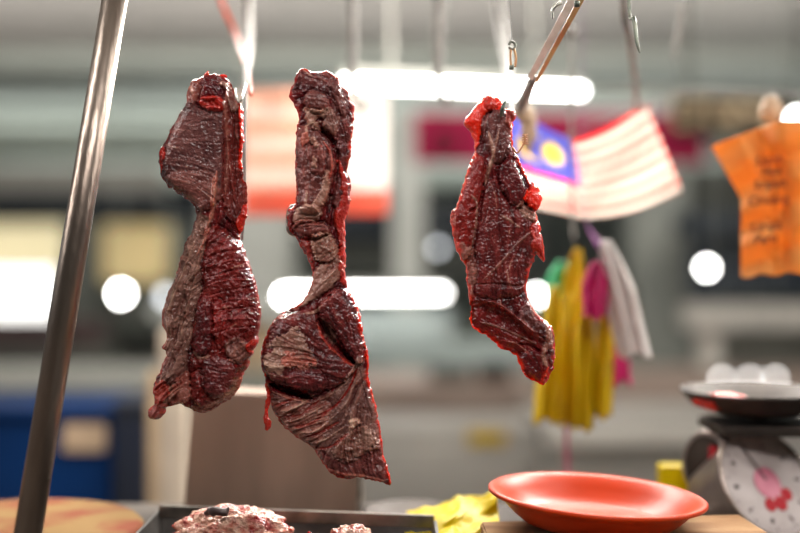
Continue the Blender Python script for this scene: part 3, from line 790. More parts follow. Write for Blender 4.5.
str3 = [
    dict(p=[(487, 133), (490, 146), (492, 158), (488, 170), (484, 186)], w=1.7, h=2.0, c=(0.75, 0.3, 0)),
    dict(p=[(498, 131), (494, 146), (492, 156)], w=1.2, h=1.6, c=(0.65, 0.3, 0)),
    dict(p=[(470, 196), (476, 204), (475, 226), (471, 248)], w=1.2, h=1.2, c=(0.6, 0.3, 0)),
    dict(p=[(484, 164), (482, 190), (478, 206), (468, 212)], w=1.6, h=-3.5),
    dict(p=[(452, 214), (452, 232), (457, 248), (463, 260)], w=1.8, h=1.2, c=(0.7, 0.2, 0)),
    dict(p=[(454, 212), (460, 196), (466, 176), (474, 154)], w=1.4, h=0.8, c=(0.55, 0.1, 0.3)),
    dict(p=[(470, 306), (486, 302), (502, 307), (516, 318), (530, 330), (544, 341)], w=2.4, h=4, c=(0.1, 0.3, 0.1)),
    dict(p=[(500, 216), (510, 222), (518, 228)], w=1.3, h=1.0, c=(0.5, 0.2, 0)),
    dict(p=[(482, 280), (500, 262), (514, 246), (530, 232)], w=1.1, h=1.4, c=(0.25, 0.2, 0)),
    dict(p=[(476, 284), (495, 284), (514, 286), (525, 284)], w=1.6, h=-2),
    dict(p=[(480, 322), (496, 326), (515, 334), (536, 344)], w=1.0, h=1.8, c=(0.45, 0.1, 0)),
    dict(p=[(518, 344), (530, 346), (542, 352)], w=1.8, h=-3.5),
    dict(p=[(545, 324), (546, 340), (543, 356), (546, 366)], w=2.2, h=2.5, c=(0.75, 0.3, 0)),
    dict(p=[(547, 366), (543, 376), (541, 384)], w=2, h=1.5, c=(0.2, 0, 0.7)),
    dict(p=[(514, 150), (518, 160), (524, 174), (529, 186)], w=1.6, h=1.5, c=(0.05, 0, 0.6)),
    dict(p=[(504, 104), (507, 112), (505, 122)], w=1.6, h=-4),
    dict(p=[(471, 310), (470, 322), (474, 329)], w=2, h=2, c=(0.1, 0, 0.4)),
]
fl3 = [(478, 110, -0.5, 1), (494, 130, 0.1, 1), (510, 125, 0.2, 1), (476, 170, -0.3, 1), (462, 215, 0, 1), (490, 200, 0.05, 1), (510, 185, 0.3, 1), (500, 235, 0.1, 1), (515, 250, 0.4, -1), (490, 270, 0.1, 1), (470, 280, 0.1, 1), (535, 240, 0.2, 1), (500, 292, 0.1, 1), (520, 305, 0.6, 1), (535, 320, 0.8, 1), (490, 320, 1, 0.4), (510, 340, 1, 0.5), (530, 365, 0.6, 1), (551, 345, 0, 1)]
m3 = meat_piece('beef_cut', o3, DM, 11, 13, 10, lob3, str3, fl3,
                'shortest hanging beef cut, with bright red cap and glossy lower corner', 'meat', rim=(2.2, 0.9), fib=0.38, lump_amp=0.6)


def shred(parent, pts, rad, name='dangling_shred', label='thin red shred hanging off the left edge'):
    bm = bmesh.new()
    tube(bm, pts, rad, 10, 0.8)
    for v in bm.verts:
        v.co += noise.noise_vector(v.co * 260) * 0.0012
    me = bpy.data.meshes.new(name)
    bmesh.ops.recalc_face_normals(bm, faces=bm.faces)
    bm.to_mesh(me); bm.free()
    a = me.color_attributes.new('tissue', 'FLOAT_COLOR', 'POINT')
    for d in a.data: d.color = (0.12, 0.1, 0.5, 0.6)
    o = link(name, me, M['meat'], parent, True)
    o['label'] = label


kk = DM / F
shred(m2, [P(269, 374, 1.198), P(267.5, 386, 1.196), P(269, 396, 1.196), P(267, 406, 1.196), P(266, 418, 1.196), P(268, 424, 1.196), P(266.5, 430, 1.196)],
      [3 * kk, 2.4 * kk, 2 * kk, 2.8 * kk, 1.5 * kk, 3.4 * kk, 3.6 * kk, 1 * kk])
shred(m1, [P(203, 80, 1.196), P(206, 74, 1.196), P(209, 73, 1.195)], [2 * kk, 1.6 * kk, 0.8 * kk], 'torn_tip', 'small torn tip standing up at the top')
shred(m1, [P(218, 80, 1.196), P(222, 76, 1.196), P(227, 77, 1.195)], [2 * kk, 1.8 * kk, 0.7 * kk], 'torn_tip', 'bright red torn tip at the top')

# ------------------------------------------------------------------ hanging rack: left post in view, rails just above the frame
RZ = 1.78
rack = thing('hanging_rack', P(25, 640, 1.10), 'leaning stainless steel pole at the left, holding the rack for the meat hooks', 'rack')
pt = P(146, -192, 1.25); pb = P(28, 533, 1.11)
d = (pb - pt).normalized()
base = pt + d * ((pt.z - 0.905) / -d.z)
bm = bmesh.new(); tube(bm, [pt, base], 0.0138, 40); obj('post', bm, M['steel'], rack, True)
bm = bmesh.new(); lathe(bm, [(0.0, 0), (0.032, 0), (0.032, 0.004), (0.019, 0.008), (0.019, 0.02), (0.0, 0.02)], (base.x, base.y, 0.902)); obj('foot_plate', bm, M['steel'], rack, True)
for yy in (1.22, 1.50, 1.85):
    bm = bmesh.new(); tube(bm, [(-0.62, yy, RZ), (0.95, yy, RZ)], 0.010, 20); obj('rail', bm, M['steel'], rack, True)
for xx in (-0.286, 0.85):
    bm = bmesh.new(); tube(bm, [(xx, 1.15, RZ), (xx, 1.95, RZ)], 0.010, 20); obj('side_rail', bm, M['steel'], rack, True)
bm = bmesh.new(); tube(bm, [(0.85, 1.85, RZ), (0.85, 1.85, 0.001)], 0.0138, 24); obj('post', bm, M['steel'], rack, True)


def hook(pts, r, m, label, rad=None, group='steel hooks on the rack', name='meat_hook'):
    bm = bmesh.new()
    tube(bm, pts, rad or r, 14)
    o = obj(name, bm, m, None, True)
    return tag(o, label, 'hook', group)


def rail_top(x, y):
    """small bend over the rail at x,y"""
    return [Vector((x, y - 0.0135, RZ - 0.012)), Vector((x, y - 0.0135, RZ + 0.003)), Vector((x, y, RZ + 0.0135)), Vector((x, y + 0.0125, RZ + 0.003)), Vector((x, y + 0.0125, RZ - 0.03))]


# hook of the left cut
q = P(247, 0, 1.85)
hook(rail_top(q.x, 1.85) + [P(247, 10, 1.84), P(248, 50, 1.7), P(245.5, 90, 1.36), P(244.5, 140, 1.25), P(244.5, 200, 1.235), P(242, 240, 1.23)], 0.0022, M['dullhook'],
     'slim steel rod hook running down behind the leftmost beef cut', rad=[0.008, 0.009, 0.009, 0.009, 0.009, 0.009, 0.007, 0.003, 0.0018, 0.0018, 0.0014])
hook([P(246, 84, 1.40), P(245.5, 86, 1.26), P(242.5, 96, 1.19), P(239.5, 102, 1.182), P(236.5, 98, 1.182), P(235, 88, 1.186)], 0.0013, M['hook'],
     'small curved steel hook piercing the top right of the leftmost cut')
# pale unfocused hooks
for (px, D, yb, lab, rr) in ((352, 1.9, 95, 'straight dull hook hanging behind the longest beef cut', 0.008), (438, 1.9, 88, 'straight dull hook above the crimson sign', 0.008)):
    q = P(px, 0, D)
    hook([Vector((q.x, 1.85 + 0.012, RZ + 0.004)), P(px, 5, D), P(px, yb * 0.6, D), P(px + 1, yb, D), P(px + 9, yb + 14, D - 0.01), P(px + 16, yb + 4, D - 0.02)], rr, M['dullhook'], lab,
         rad=[rr * 0.7, rr, rr, rr * 0.7, rr * 0.6, rr * 0.3])
hook(rail_top(P(498, 0, 1.85).x, 1.85) + [P(498, 8, 1.84), P(503, 40, 1.78), P(509, 80, 1.62), P(512, 108, 1.30), P(507, 120, 1.205), P(503, 114, 1.183), P(504.5, 103, 1.18)], 0.004, M['dullhook'],
     'steel hook curling through the top of the shortest beef cut', rad=[0.008, 0.008, 0.009, 0.009, 0.009, 0.009, 0.008, 0.004, 0.002, 0.0018, 0.0014])
bm = bmesh.new(); tube(bm, [P(505.5, 102, 1.176), P(502.5, 108, 1.172), P(501, 117, 1.176)], [0.0015, 0.0019, 0.0012], 12)
tag(obj('hook_tip', bm, M['darkhook'], None, True), 'dark green-grey hook tip poking out of the red cap of the shortest cut', 'hook tip')
# hook beside with flag
q = P(628, 0, 1.5)
hook(rail_top(q.x, 1.50) + [P(624, 5, 1.52), P(630, 40, 1.6), P(635, 80, 1.75), P(637, 108, 1.84), P(641, 112, 1.84), P(644, 104, 1.84)], 0.005, M['dullhook'],
     'dull steel hook holding up the corner of the blue canton flag', rad=[0.006, 0.007, 0.007, 0.006, 0.0045, 0.004, 0.003])
bm = bmesh.new(); tube(bm, [Vector((P(629, 0, 1.24).x, 1.22, RZ - 0.004)), P(629, -5, 1.235), P(634, 20, 1.225), P(637, 42, 1.22), P(640, 53, 1.218)], [0.0016, 0.0018, 0.0024, 0.0022, 0.0008], 12)
tag(obj('steel_spike', bm, M['darkhook'], None, True), 'short dark pointed steel spike hanging above the flag', 'hook')
q = P(680, 0, 2.0)
hook([Vector((q.x, 1.862, RZ)), P(682, -10, 1.9), P(683, 15, 1.9), P(677, 40, 1.9), P(674, 62, 1.9)], 0.003, M['dullhook'], 'thin wavy wire hook between the two flags and the gold sign', rad=[0.004, 0.004, 0.005, 0.0035, 0.002])
# thin rod with ball before the flag
bm = bmesh.new(); tube(bm, [Vector((P(571, 0, 1.86).x, 1.853, RZ)), P(571, 26, 1.80), P(571, 120, 1.78), P(572.5, 215, 1.76), P(574, 240, 1.75)], 0.0028, 12)
lathe(bm, [(0, -0.011), (0.008, -0.008), (0.011, 0), (0.008, 0.008), (0, 0.011)], P(571, 32, 1.80), 24)
tag(obj('hanging_rod', bm, M['dullhook'], None, True), 'thin rod with a ball joint hanging in front of the blue canton flag', 'rod')
# steel swing arm
arm = thing('swing_arm', P(590, -50, 1.2), 'flat rust-tinted steel arm slanting down from the top above the shortest cut', 'steel arm')
A, B_ = P(583, -12, 1.19), P(533, 80, 1.27)
A0 = Vector((P(604, 0, 1.19).x, 1.22, RZ + 0.004))
bm = bmesh.new()
up = (B_ - A).normalized(); side = Vector((0, 1, 0)).cross(up).normalized()


def strip(bm, a, b, w0, w1, t, offs=0.0):
    dd = (b - a).normalized(); s = dd.cross(Vector((0, 1, 0))).normalized(); n = s.cross(dd).normalized()
    vs = []
    for p, w_ in ((a, w0), (b, w1)):
        for sx, sn in ((-1, -1), (1, -1), (1, 1), (-1, 1)):
            vs.append(bm.verts.new(p + s * (sx * w_ / 2 + offs) + n * sn * t / 2))
    for f in ((0, 1, 2, 3), (7, 6, 5, 4), (0, 4, 5, 1), (1, 5, 6, 2), (2, 6, 7, 3), (3, 7, 4, 0)):
        bm.faces.new([vs[i] for i in f])


strip(bm, A0, A, 0.014, 0.014, 0.004); strip(bm, A, B_, 0.0095, 0.0065, 0.0035, -0.004)
obj('flat_bar', bm, M['armsteel'], arm)
bm = bmesh.new(); strip(bm, A, B_, 0.0065, 0.004, 0.003, 0.0042)
o = obj('rusted_bar', bm, M['rusty'], arm); o['label'] = 'rust and brass coloured edge'
bm = bmesh.new(); tube(bm, [B_, P(528, 90, 1.36), P(522, 103, 1.5), P(521, 108, 1.55)], [0.004, 0.006, 0.008, 0.008], 14); obj('end_link', bm, M['dullhook'], arm, True)
bm = bmesh.new(); tube(bm, [P(561, 3, 1.19), P(555, 6, 1.185), P(552.5, 12, 1.185), P(553, 19, 1.185)], [0.0022, 0.002, 0.0016, 0.001], 12); obj('side_hook', bm, M['hook'], arm, True)
bm = bmesh.new(); lathe(bm, [(0, -0.004), (0.003, -0.003), (0.003, 0.003), (0, 0.004)], P(577, 4, 1.185), 16); obj('rivet', bm, M['darkhook'], arm, True)
bm = bmesh.new(); lump(bm, P(528, 128, 1.62), (0.012, 0.012, 0.034), 0.18, 1.8, 3, 4); lump(bm, P(521, 112, 1.6), (0.011, 0.011, 0.015), 0.15, 1.8, 3, 5)
tag(obj('knotted_rag', bm, M['labelbeige'], None, True), 'beige knotted cloth bundle hanging behind the top of the shortest cut', 'cloth')
# small clip in focus
clip = thing('snap_clip', P(512, 45, 1.19), 'small dark brass snap clip dangling left of the steel arm', 'clip')
bm = bmesh.new(); tube(bm, [P(509, 45, 1.19), P(511, 41.5, 1.19), P(514.5, 43, 1.19), P(515, 47, 1.19), P(512, 49, 1.19), P(509, 47, 1.19)], 0.0015, 10); obj('ring', bm, M['darkhook'], clip, True)
bm = bmesh.new(); tube(bm, [P(511, 48, 1.19), P(510.5, 58, 1.19), P(511, 66, 1.19)], 0.0012, 10); tube(bm, [P(514, 48, 1.19), P(516, 58, 1.19), P(515, 67, 1.19)], 0.0013, 10); obj('gate', bm, M['rusty'], clip, True)
bm = bmesh.new(); box(bm, P(511.5, 67.5, 1.19), (0.0052, 0.004, 0.005), 0.0012); obj('hinge', bm, M['darkhook'], clip, True)
bm = bmesh.new(); tube(bm, [P(512, 43, 1.19), P(511, 20, 1.195), P(510, -10, 1.20), Vector((P(510, 0, 1.21).x, 1.22, RZ - 0.008))], 0.0003, 6); obj('thread', bm, M['dullhook'], clip, True)
# wire tie
bm = bmesh.new(); tube(bm, [P(513, 148, 1.19), P(517, 153, 1.185), P(521, 148, 1.183), P(524.5, 142, 1.183), P(525, 135, 1.183)], [0.0012, 0.001, 0.0009, 0.001, 0.0013], 8)
for i in range(5):
    tube(bm, [P(522, 135 + i * 2.3, 1.183), P(528, 134.5 + i * 2.3, 1.183)], 0.0008, 6)
tag(obj('wire_tie', bm, M['rusty'], None, True), 'tiny twisted wire tie stuck at the right of the shortest cut', 'wire')
# steel ring at left of middle cut
bm = bmesh.new(); tube(bm, [P(298, 206, 1.215), P(291, 207, 1.21), P(288, 214, 1.205), P(287.5, 226, 1.203), P(290, 233, 1.203), P(298, 236, 1.205)], 0.0019, 12)
tag(obj('wire_loop', bm, M['hook'], None, True), 'bent steel wire loop at the left side of the longest cut', 'wire')
# orange cord along the left hook
bm = bmesh.new(); tube(bm, [Vector((P(214, 0, 1.85).x, 1.837, RZ + 0.012)), P(220, -4, 1.82), P(235, 32, 1.78), P(244, 60, 1.60), P(249, 78, 1.42), P(251, 95, 1.34)], [0.004, 0.004, 0.004, 0.003, 0.003, 0.002], 12)
tag(obj('orange_string', bm, M['orangecord'], None, True), 'orange plastic cord slanting down to the top of the leftmost cut', 'cord')

# ------------------------------------------------------------------ counter and the things on it
CT = 0.905
bm = bmesh.new(); box(bm, (0, 1.125, CT - 0.02), (2.6, 1.0, 0.04), 0.006)
ctr = tag(obj('stall_counter', bm, M['counter']), 'grey steel stall counter under the trays and boards', 'counter')
for sx in (-1.2, 1.2):
    for sy in (0.72, 1.55):
        bm = bmesh.new(); box(bm, (sx, sy, 0.4325), (0.05, 0.05, 0.865)); obj('leg', bm, M['counter'], ctr)

# black tray
tray = thing('meat_tray', (-0.12, 1.1, CT), 'black rectangular metal tray holding pale meat trimmings', 'tray')
TZ = 0.952
cl, cr = P(160, 508, 1.354), P(434, 519, 1.30)
cl.z = cr.z = TZ
dx = (cr - cl); fwd = Vector((0.0, -1, 0)) * 0.5
c4 = [cl, cr, cr + fwd, cl + fwd]
bm = bmesh.new()
for a, b in zip(c4, c4[1:] + c4[:1]):
    strip(bm, a + Vector((0, 0, 0)), b, 0.014, 0.014, 0.008)
for v in bm.verts: pass
o = obj('rim', bm, M['trayrim'], tray)
bm = bmesh.new()
cen = sum(c4, Vector()) / 4
top = [bm.verts.new(c) for c in c4]
bot = [bm.verts.new(Vector((cen.x + (c.x - cen.x) * 0.93, cen.y + (c.y - cen.y) * 0.93, CT + 0.006))) for c in c4]
bot2 = [bm.verts.new(Vector((v.co.x, v.co.y, CT + 0.001))) for v in bot]
top2 = [bm.verts.new(v.co + Vector(((v.co.x - cen.x) * 0.02, (v.co.y - cen.y) * 0.02, 0))) for v in top]
for i in range(4):
    j = (i + 1) % 4
    bm.faces.new((top[i], top[j], bot[j], bot[i])); bm.faces.new((top2[i], bot2[i], bot2[j], top2[j])); bm.faces.new((top[i], top2[i], top2[j], top[j]))
bm.faces.new(bot); bm.faces.new(bot2[::-1])
obj('pan', bm, M['black'], tray)


def trim_lump(c, r, seed, label, sub=6, amp=0.22, freq=2.2, rotz=0.0, fatb=0.75):
    bm = bmesh.new()
    lump(bm, (0, 0, 0), r, amp, freq, sub, seed, Matrix.Rotation(rotz, 3, 'Z'))
    for v in bm.verts:
        n_ = noise.noise(v.co * 90 + Vector((seed, 0, 0)))
        n2 = abs(noise.noise(v.co * 190 + Vector((0, seed, 0))))
        v.co += v.co.normalized() * (0.0035 * n_ - 0.003 * n2)
    me = bpy.data.meshes.new('meat_trimming')
    bm.to_mesh(me); bm.free()
    a = me.color_attributes.new('tissue', 'FLOAT_COLOR', 'POINT')
    for i, v in enumerate(me.vertices):
        f = noise.fractal(v.co * 55 + Vector((seed * 3, 1, 2)), 0.8, 2, 4)
        fat = min(max(fatb + 0.22 + f * 1.5, 0), 1)
        a.data[i].color = (fat, 0.15, min(max(0.0 - f * 0.7, 0), 0.16), min(max(0.55 + 0.5 * noise.noise(v.co * 160), 0), 1))
    o = link('meat_trimming', me, M['meat'], None, True)
    o.location = c
    return tag(o, label, 'meat', 'fatty trimmings in the tray')


trim_lump(P(231, 530, 1.235) - Vector((0, 0, 0.006)), (0.066, 0.045, 0.031), 3, 'biggest heap of pale fatty minced trimmings, at the left of the tray', 7, 0.16, 2.0)
trim_lump(P(352, 543, 1.22) - Vector((0, 0, 0.000)), (0.026, 0.024, 0.020), 8, 'fatty trimming at the right in the black tray', 6, fatb=0.6)
trim_lump(P(314, 546, 1.22) - Vector((0, 0, 0.0)), (0.014, 0.014, 0.014), 12, 'smallest pinkish trimming in the middle of the black tray', 5, fatb=0.35)
bm = bmesh.new(); tube(bm, [P(206, 513, 1.215), P(214, 511, 1.20), P(222, 513, 1.195), P(230, 509.5, 1.20)], [0.002, 0.005, 0.0045, 0.002], 12)
for v in bm.verts: v.co += noise.noise_vector(v.co * 150) * 0.003
tag(obj('dark_gristle', bm, M['maroondark'], None, True), 'dark brown scrap lying on top of the biggest heap of trimmings', 'meat scrap')

# round chopping block at left
blk = thing('round_chopping_block', (-0.475, 1.35, CT), 'round pale wooden chopping block stained pink, behind the leaning pole', 'chopping block')
bx = P(72, 510, 1.50)
prof = [(0, 0), (0.15, 0), (0.158, 0.004), (0.16, 0.024), (0.154, 0.030), (0, 0.031)]
bm = bmesh.new(); lathe(bm, prof, (-0.475, 1.35, CT + 0.001), 72)
m_, nt, b = newmat('stained_round_block')
tc = nt.nodes.new('ShaderNodeTexCoord'); nz = nt.nodes.new('ShaderNodeTexNoise'); nz.inputs['Scale'].default_value = 14; nz.inputs['Detail'].default_value = 6
rp = nt.nodes.new('ShaderNodeValToRGB'); e = rp.color_ramp.elements
e[0].position = 0.36; e[0].color = (0.16, 0.045, 0.022, 1); e[1].position = 0.56; e[1].color = (0.19, 0.115, 0.045, 1)
L(nt, tc.outputs['Object'], nz.inputs['Vector']); L(nt, nz.outputs['Fac'], rp.inputs[0]); L(nt, rp.outputs[0], b.inputs['Base Color'])
b.inputs['Roughness'].default_value = 0.85
b.inputs['Specular IOR Level'].default_value = 0.1
obj('block', bm, m_, blk, True)

# chopping board under the plate
brd = thing('chopping_board', (0.27, 1.2, CT), 'thick worn wooden chopping board under the orange-red plate', 'chopping board')
BZ = 0.958
bm = bmesh.new()
pl = [P(481, 521, 1.277), P(760, 518, 1.30), Vector((0.36, 0.95, 0)), Vector((0.075, 0.95, 0))]
pl = [Vector((0.092, 1.272, 0)), Vector((0.40, 1.31, 0)), Vector((0.42, 0.93, 0)), Vector((0.100, 0.93, 0))]
lo = [bm.verts.new((p.x, p.y, CT + 0.001)) for p in pl]; hi = [bm.verts.new((p.x, p.y, BZ)) for p in pl]
bm.faces.new(lo[::-1]); bm.faces.new(hi)
for i in range(4):
    bm.faces.new((lo[i], lo[(i + 1) % 4], hi[(i + 1) % 4], hi[i]))
bmesh.ops.bevel(bm, geom=list(bm.edges), offset=0.002, segments=2, affect='EDGES')
obj('board', bm, M['wood'], brd)

# plate
RP = 0.121
prof = [(0, 0.0), (0.078, 0.0), (0.082, 0.001), (0.094, 0.010), (0.104, 0.020), (0.112, 0.027), (0.119, 0.0285), (0.1213, 0.030), (0.1213, 0.0325), (0.119, 0.034), (0.1155, 0.0335), (0.110, 0.031), (0.100, 0.0215), (0.090, 0.0115), (0.080, 0.006), (0.0765, 0.0045), (0.074, 0.0062), (0.070, 0.0045), (0.035, 0.004), (0, 0.004)]
bm = bmesh.new()
pc = P(595, 498, 1.245)
lathe(bm, prof, (0, 0, 0), 128)
tilt = Matrix.Rotation(math.radians(3.2), 3, 'Y')
bmesh.ops.rotate(bm, cent=(0, 0, 0), matrix=tilt, verts=bm.verts)
o = obj('plate', bm, M['plate'], None, True)
o.location = (pc.x, 1.245, BZ + 0.005)
tag(o, 'round orange-red plastic plate on the wooden chopping board', 'plate')

# crumpled yellow bag
def bagfn(u, v):
    x = 408 + 90 * u
    ridge = 497 + 17 * (1 - u) ** 1.3
    y = ridge + (546 - ridge) * v
    D = 1.36 - 0.11 * v
    p = P(x, y, D)
    n_ = noise.noise_vector(Vector((u * 3.5, v * 3, 1))) * 0.013 + noise.noise_vector(Vector((u * 8, v * 5, 5))) * 0.004
    f = abs(noise.noise(Vector((u * 5 + v * 3, v * 1.5, 7)))) * 0.022
    return p + Vector((n_.x * 0.5, n_.y - f, n_.z * 0.6))


bag = thing('yellow_bag', (0.05, 1.3, CT), 'crumpled bright yellow plastic bag between the tray and the plate', 'plastic bag')
sheet('bag_film', bagfn, 70, 50, M['yellowbag'], bag, 0.0008)
def bagfn2(u, v):
    p = bagfn(u, v)
    return Vector((p.x, p.y + 0.045 + 0.02 * math.sin(PI * u) * v, p.z - 0.004))
sheet('bag_back_film', bagfn2, 60, 40, M['yellowbag'], bag, 0.0008)

# shallow steel bowl behind the tray
bm = bmesh.new()
c = P(410, 507, 1.50)
lathe(bm, [(0, 0), (0.05, 0), (0.062, 0.012), (0.066, 0.014), (0.066, 0.016), (0.06, 0.016), (0.048, 0.004), (0, 0.004)], (c.x, 1.50, CT + 0.001), 48)
tag(obj('steel_bowl', bm, M['pandark'], None, True), 'shallow steel bowl behind the black tray, left of the yellow bag', 'bowl')

# stainless panel standing on the counter behind the tray
pn = thing('stainless_box', (-0.17, 1.56, CT), 'brown-tinted stainless steel box standing behind the black tray', 'box')
D = 1.535
bm = bmesh.new()
q = [P(183, 560, D), P(361, 560, D), P(361, 398, D), P(193, 392, D)]
for v in q: v.z = max(v.z, CT + 0.001)
fr = [bm.verts.new(v) for v in q]; bk = [bm.verts.new(v + Vector((0, 0.08, 0))) for v in q]
bm.faces.new(fr); bm.faces.new(bk[::-1])
for i in range(4): bm.faces.new((fr[i], bk[i], bk[(i + 1) % 4], fr[(i + 1) % 4]))
bmesh.ops.bevel(bm, geom=list(bm.edges), offset=0.004, segments=2, affect='EDGES')
obj('body', bm, M['stainless'], pn)
bm = bmesh.new(); pbox(bm, 357, 475, 362, 512, 1.527, 0.006); o = obj('edge_highlight', bm, M['hook'], pn); o['label'] = 'bright strip for the highlight on the edge'  # bright metal strip stands in for a highlight on the box edge

# ------------------------------------------------------------------ weighing scale
SD = 1.44
scl = thing('weighing_scale', (0.5, 1.50, CT), 'old stainless dial weighing scale with a dark pan, right of the plate', 'scale')
dc = P(767, 483, SD)
nrm = Vector((0.377, -0.77, 0.505)).normalized()
zq = nrm.to_track_quat('Z', 'Y').to_matrix()
# fix dial roll so that 'up' of the dial points up-left in the picture
def placed(bm, m, nm, parent, smooth=False, off=0.0, rot=zq, cc=None):
    bmesh.ops.rotate(bm, cent=(0, 0, 0), matrix=rot, verts=bm.verts)
    bmesh.ops.translate(bm, vec=(cc or dc) + nrm * off, verts=bm.verts)
    return obj(nm, bm, m, parent, smooth)


RD = 0.071
bm = bmesh.new(); lathe(bm, [(0, -0.004), (RD, -0.004), (RD, 0.0), (0, 0.0)], seg=72); dialo = placed(bm, M['dial'], 'dial_face', scl, False, 0.0)
bm = bmesh.new(); lathe(bm, [(RD - 0.001, -0.006), (RD + 0.004, -0.006), (RD + 0.005, 0.003), (RD + 0.002, 0.006), (RD - 0.001, 0.003)], seg=72); bm.verts.ensure_lookup_table(); placed(bm, M['case'], 'bezel', scl, True)
bm = bmesh.new(); lathe(bm, [(0, 0.0003), (0.021, 0.0003), (0.021, 0.0012), (0, 0.0014)], seg=40); placed(bm, M['dialpink'], 'centre_disc', dialo, False)
upv = zq.inverted() @ Vector((-0.35, 0, 1)); ua = math.atan2(upv.y, upv.x)
bm = bmesh.new()
for k in range(3):
    a = ua + PI + (k - 1) * 0.62
    lathe(bm, [(0, 0.0003), (0.008 + 0.002 * (k == 1), 0.0003), (0.009, 0.0009), (0, 0.001)], (0.030 * math.cos(a), 0.030 * math.sin(a), 0), 20)
placed(bm, M['red'], 'emblem', dialo, False)
bm = bmesh.new()
for k in range(60):
    a = ua + 2 * PI * k / 60
    ln = 0.005 if k % 5 == 0 else 0.0022
    rr = RD - 0.006
    rot = Matrix.Rotation(a, 3, 'Z')
    box(bm, rot @ Vector((rr - ln / 2, 0, 0.0004)), (ln, 0.0011 if k % 5 == 0 else 0.0005, 0.0006), 0, rot)
placed(bm, M['ink'], 'tick_marks', dialo)
bm = bmesh.new()
rot = Matrix.Rotation(ua + 0.05, 3, 'Z'); box(bm, rot @ Vector((0.028, 0, 0.0024)), (0.048, 0.0022, 0.0008), 0, rot); placed(bm, M['ink'], 'pointer', dialo)


def text_mesh(name, s, size, m, parent, mw, extrude=0.0003, align='CENTER', shear=0.0):
    cu = bpy.data.curves.new(name, 'FONT'); cu.body = s; cu.size = size; cu.extrude = extrude
    cu.offset = 0.0 if size > 0.1 else 0.0002; cu.align_x = align; cu.align_y = 'CENTER'; cu.shear = shear
    t = bpy.data.objects.new(name, cu); col.objects.link(t)
    dg = bpy.context.evaluated_depsgraph_get()
    me = bpy.data.meshes.new_from_object(t.evaluated_get(dg))
    bpy.data.objects.remove(t)
    me.name = name
    me.transform(mw)
    me.materials.clear()
    return link(name, me, m, parent)


for k in range(10):
    a = ua - 2 * PI * k / 10
    r_ = RD - 0.019
    mw = Matrix.Translation(dc + nrm * 0.0007) @ zq.to_4x4() @ Matrix.Translation((r_ * math.cos(a), r_ * math.sin(a), 0)) @ Matrix.Rotation(a - PI / 2, 4, 'Z')
    text_mesh('numeral', str(k), 0.011, M['ink'], dialo, mw)
# casing: lofted drum behind the dial, slanting down to a base
bm = bmesh.new()
lathe(bm, [(0, -0.10), (0.05, -0.10), (0.060, -0.09), (0.070, -0.01), (0.0725, -0.004), (0.0, -0.0045)], seg=56)
placed(bm, M['case'], 'casing', scl, True)
bm = bmesh.new()
pbox(bm, 694, 512, 828, 556, 1.46, 0.13, 0.008)
for v in bm.verts: v.co.z = max(v.co.z, CT + 0.001)
obj('base', bm, M['case'], scl)
# left body with a round dark window
bm = bmesh.new()
bc = P(705, 464, 1.50)
wn = Vector((-0.88, -0.46, 0.10)).normalized(); wq = wn.to_track_quat('Z', 'Y').to_matrix()
lathe(bm, [(0, -0.07), (0.046, -0.07), (0.046, -0.002), (0.042, 0.003), (0.037, 0.0), (0.0, -0.003)], seg=48)
bmesh.ops.rotate(bm, cent=(0, 0, 0), matrix=wq, verts=bm.verts); bmesh.ops.translate(bm, vec=bc, verts=bm.verts)
obj('side_housing', bm, M['case'], scl, True)
bm = bmesh.new(); lathe(bm, [(0, -0.002), (0.038, -0.002), (0.038, 0.0015), (0, 0.002)], seg=40)
bmesh.ops.rotate(bm, cent=(0, 0, 0), matrix=wq, verts=bm.verts); bmesh.ops.translate(bm, vec=bc, verts=bm.verts)
wo = obj('side_window', bm, M['signdark'], scl, True); wo['label'] = 'round dark side window'
bm = bmesh.new(); box(bm, (0.016, -0.002, 0.003), (0.014, 0.058, 0.002), 0.0008)  # red bar put in for the reddish reflection in the window
bmesh.ops.rotate(bm, cent=(0, 0, 0), matrix=wq, verts=bm.verts); bmesh.ops.translate(bm, vec=bc, verts=bm.verts)
obj('red_reflection', bm, M['red'], wo)
# neck, dark top plate and pan
bm = bmesh.new(); pbox(bm, 722, 427, 850, 438, 1.43, 0.12, 0.004); obj('top_plate', bm, M['pandark'], scl)
bm = bmesh.new(); pc2 = P(757, 400, 1.5); tube(bm, [Vector((pc2.x, 1.5, P(0, 430, 1.46).z)), Vector((pc2.x, 1.5, P(0, 408, 1.5).z))], 0.012, 20); obj('neck', bm, M['case'], scl, True)
bm = bmesh.new()
zz = P(0, 413, 1.5).z
lathe(bm, [(0, zz), (0.055, zz), (0.085, zz + 0.010), (0.098, zz + 0.026), (0.1015, zz + 0.029), (0.1015, zz + 0.032), (0.097, zz + 0.031), (0.082, zz + 0.015), (0.055, zz + 0.005), (0, zz + 0.004)], (P(757, 0, 1.5).x, 1.5, 0), 72)
obj('weighing_pan', bm, M['pandark'], scl, True)
# red meat on the pan
bm = bmesh.new(); lump(bm, (P(725, 0, 1.46).x, 1.47, zz + 0.018), (0.035, 0.03, 0.012), 0.25, 2, 5, 21)
me = bpy.data.meshes.new('meat_scrap'); bm.to_mesh(me); bm.free()
a = me.color_attributes.new('tissue', 'FLOAT_COLOR', 'POINT')
for d_ in a.data: d_.color = (0.05, 0.05, 0.6, 0.6)
tag(link('meat_scrap', me, M['meat'], None, True), 'flat red piece of meat lying on the weighing pan', 'meat')
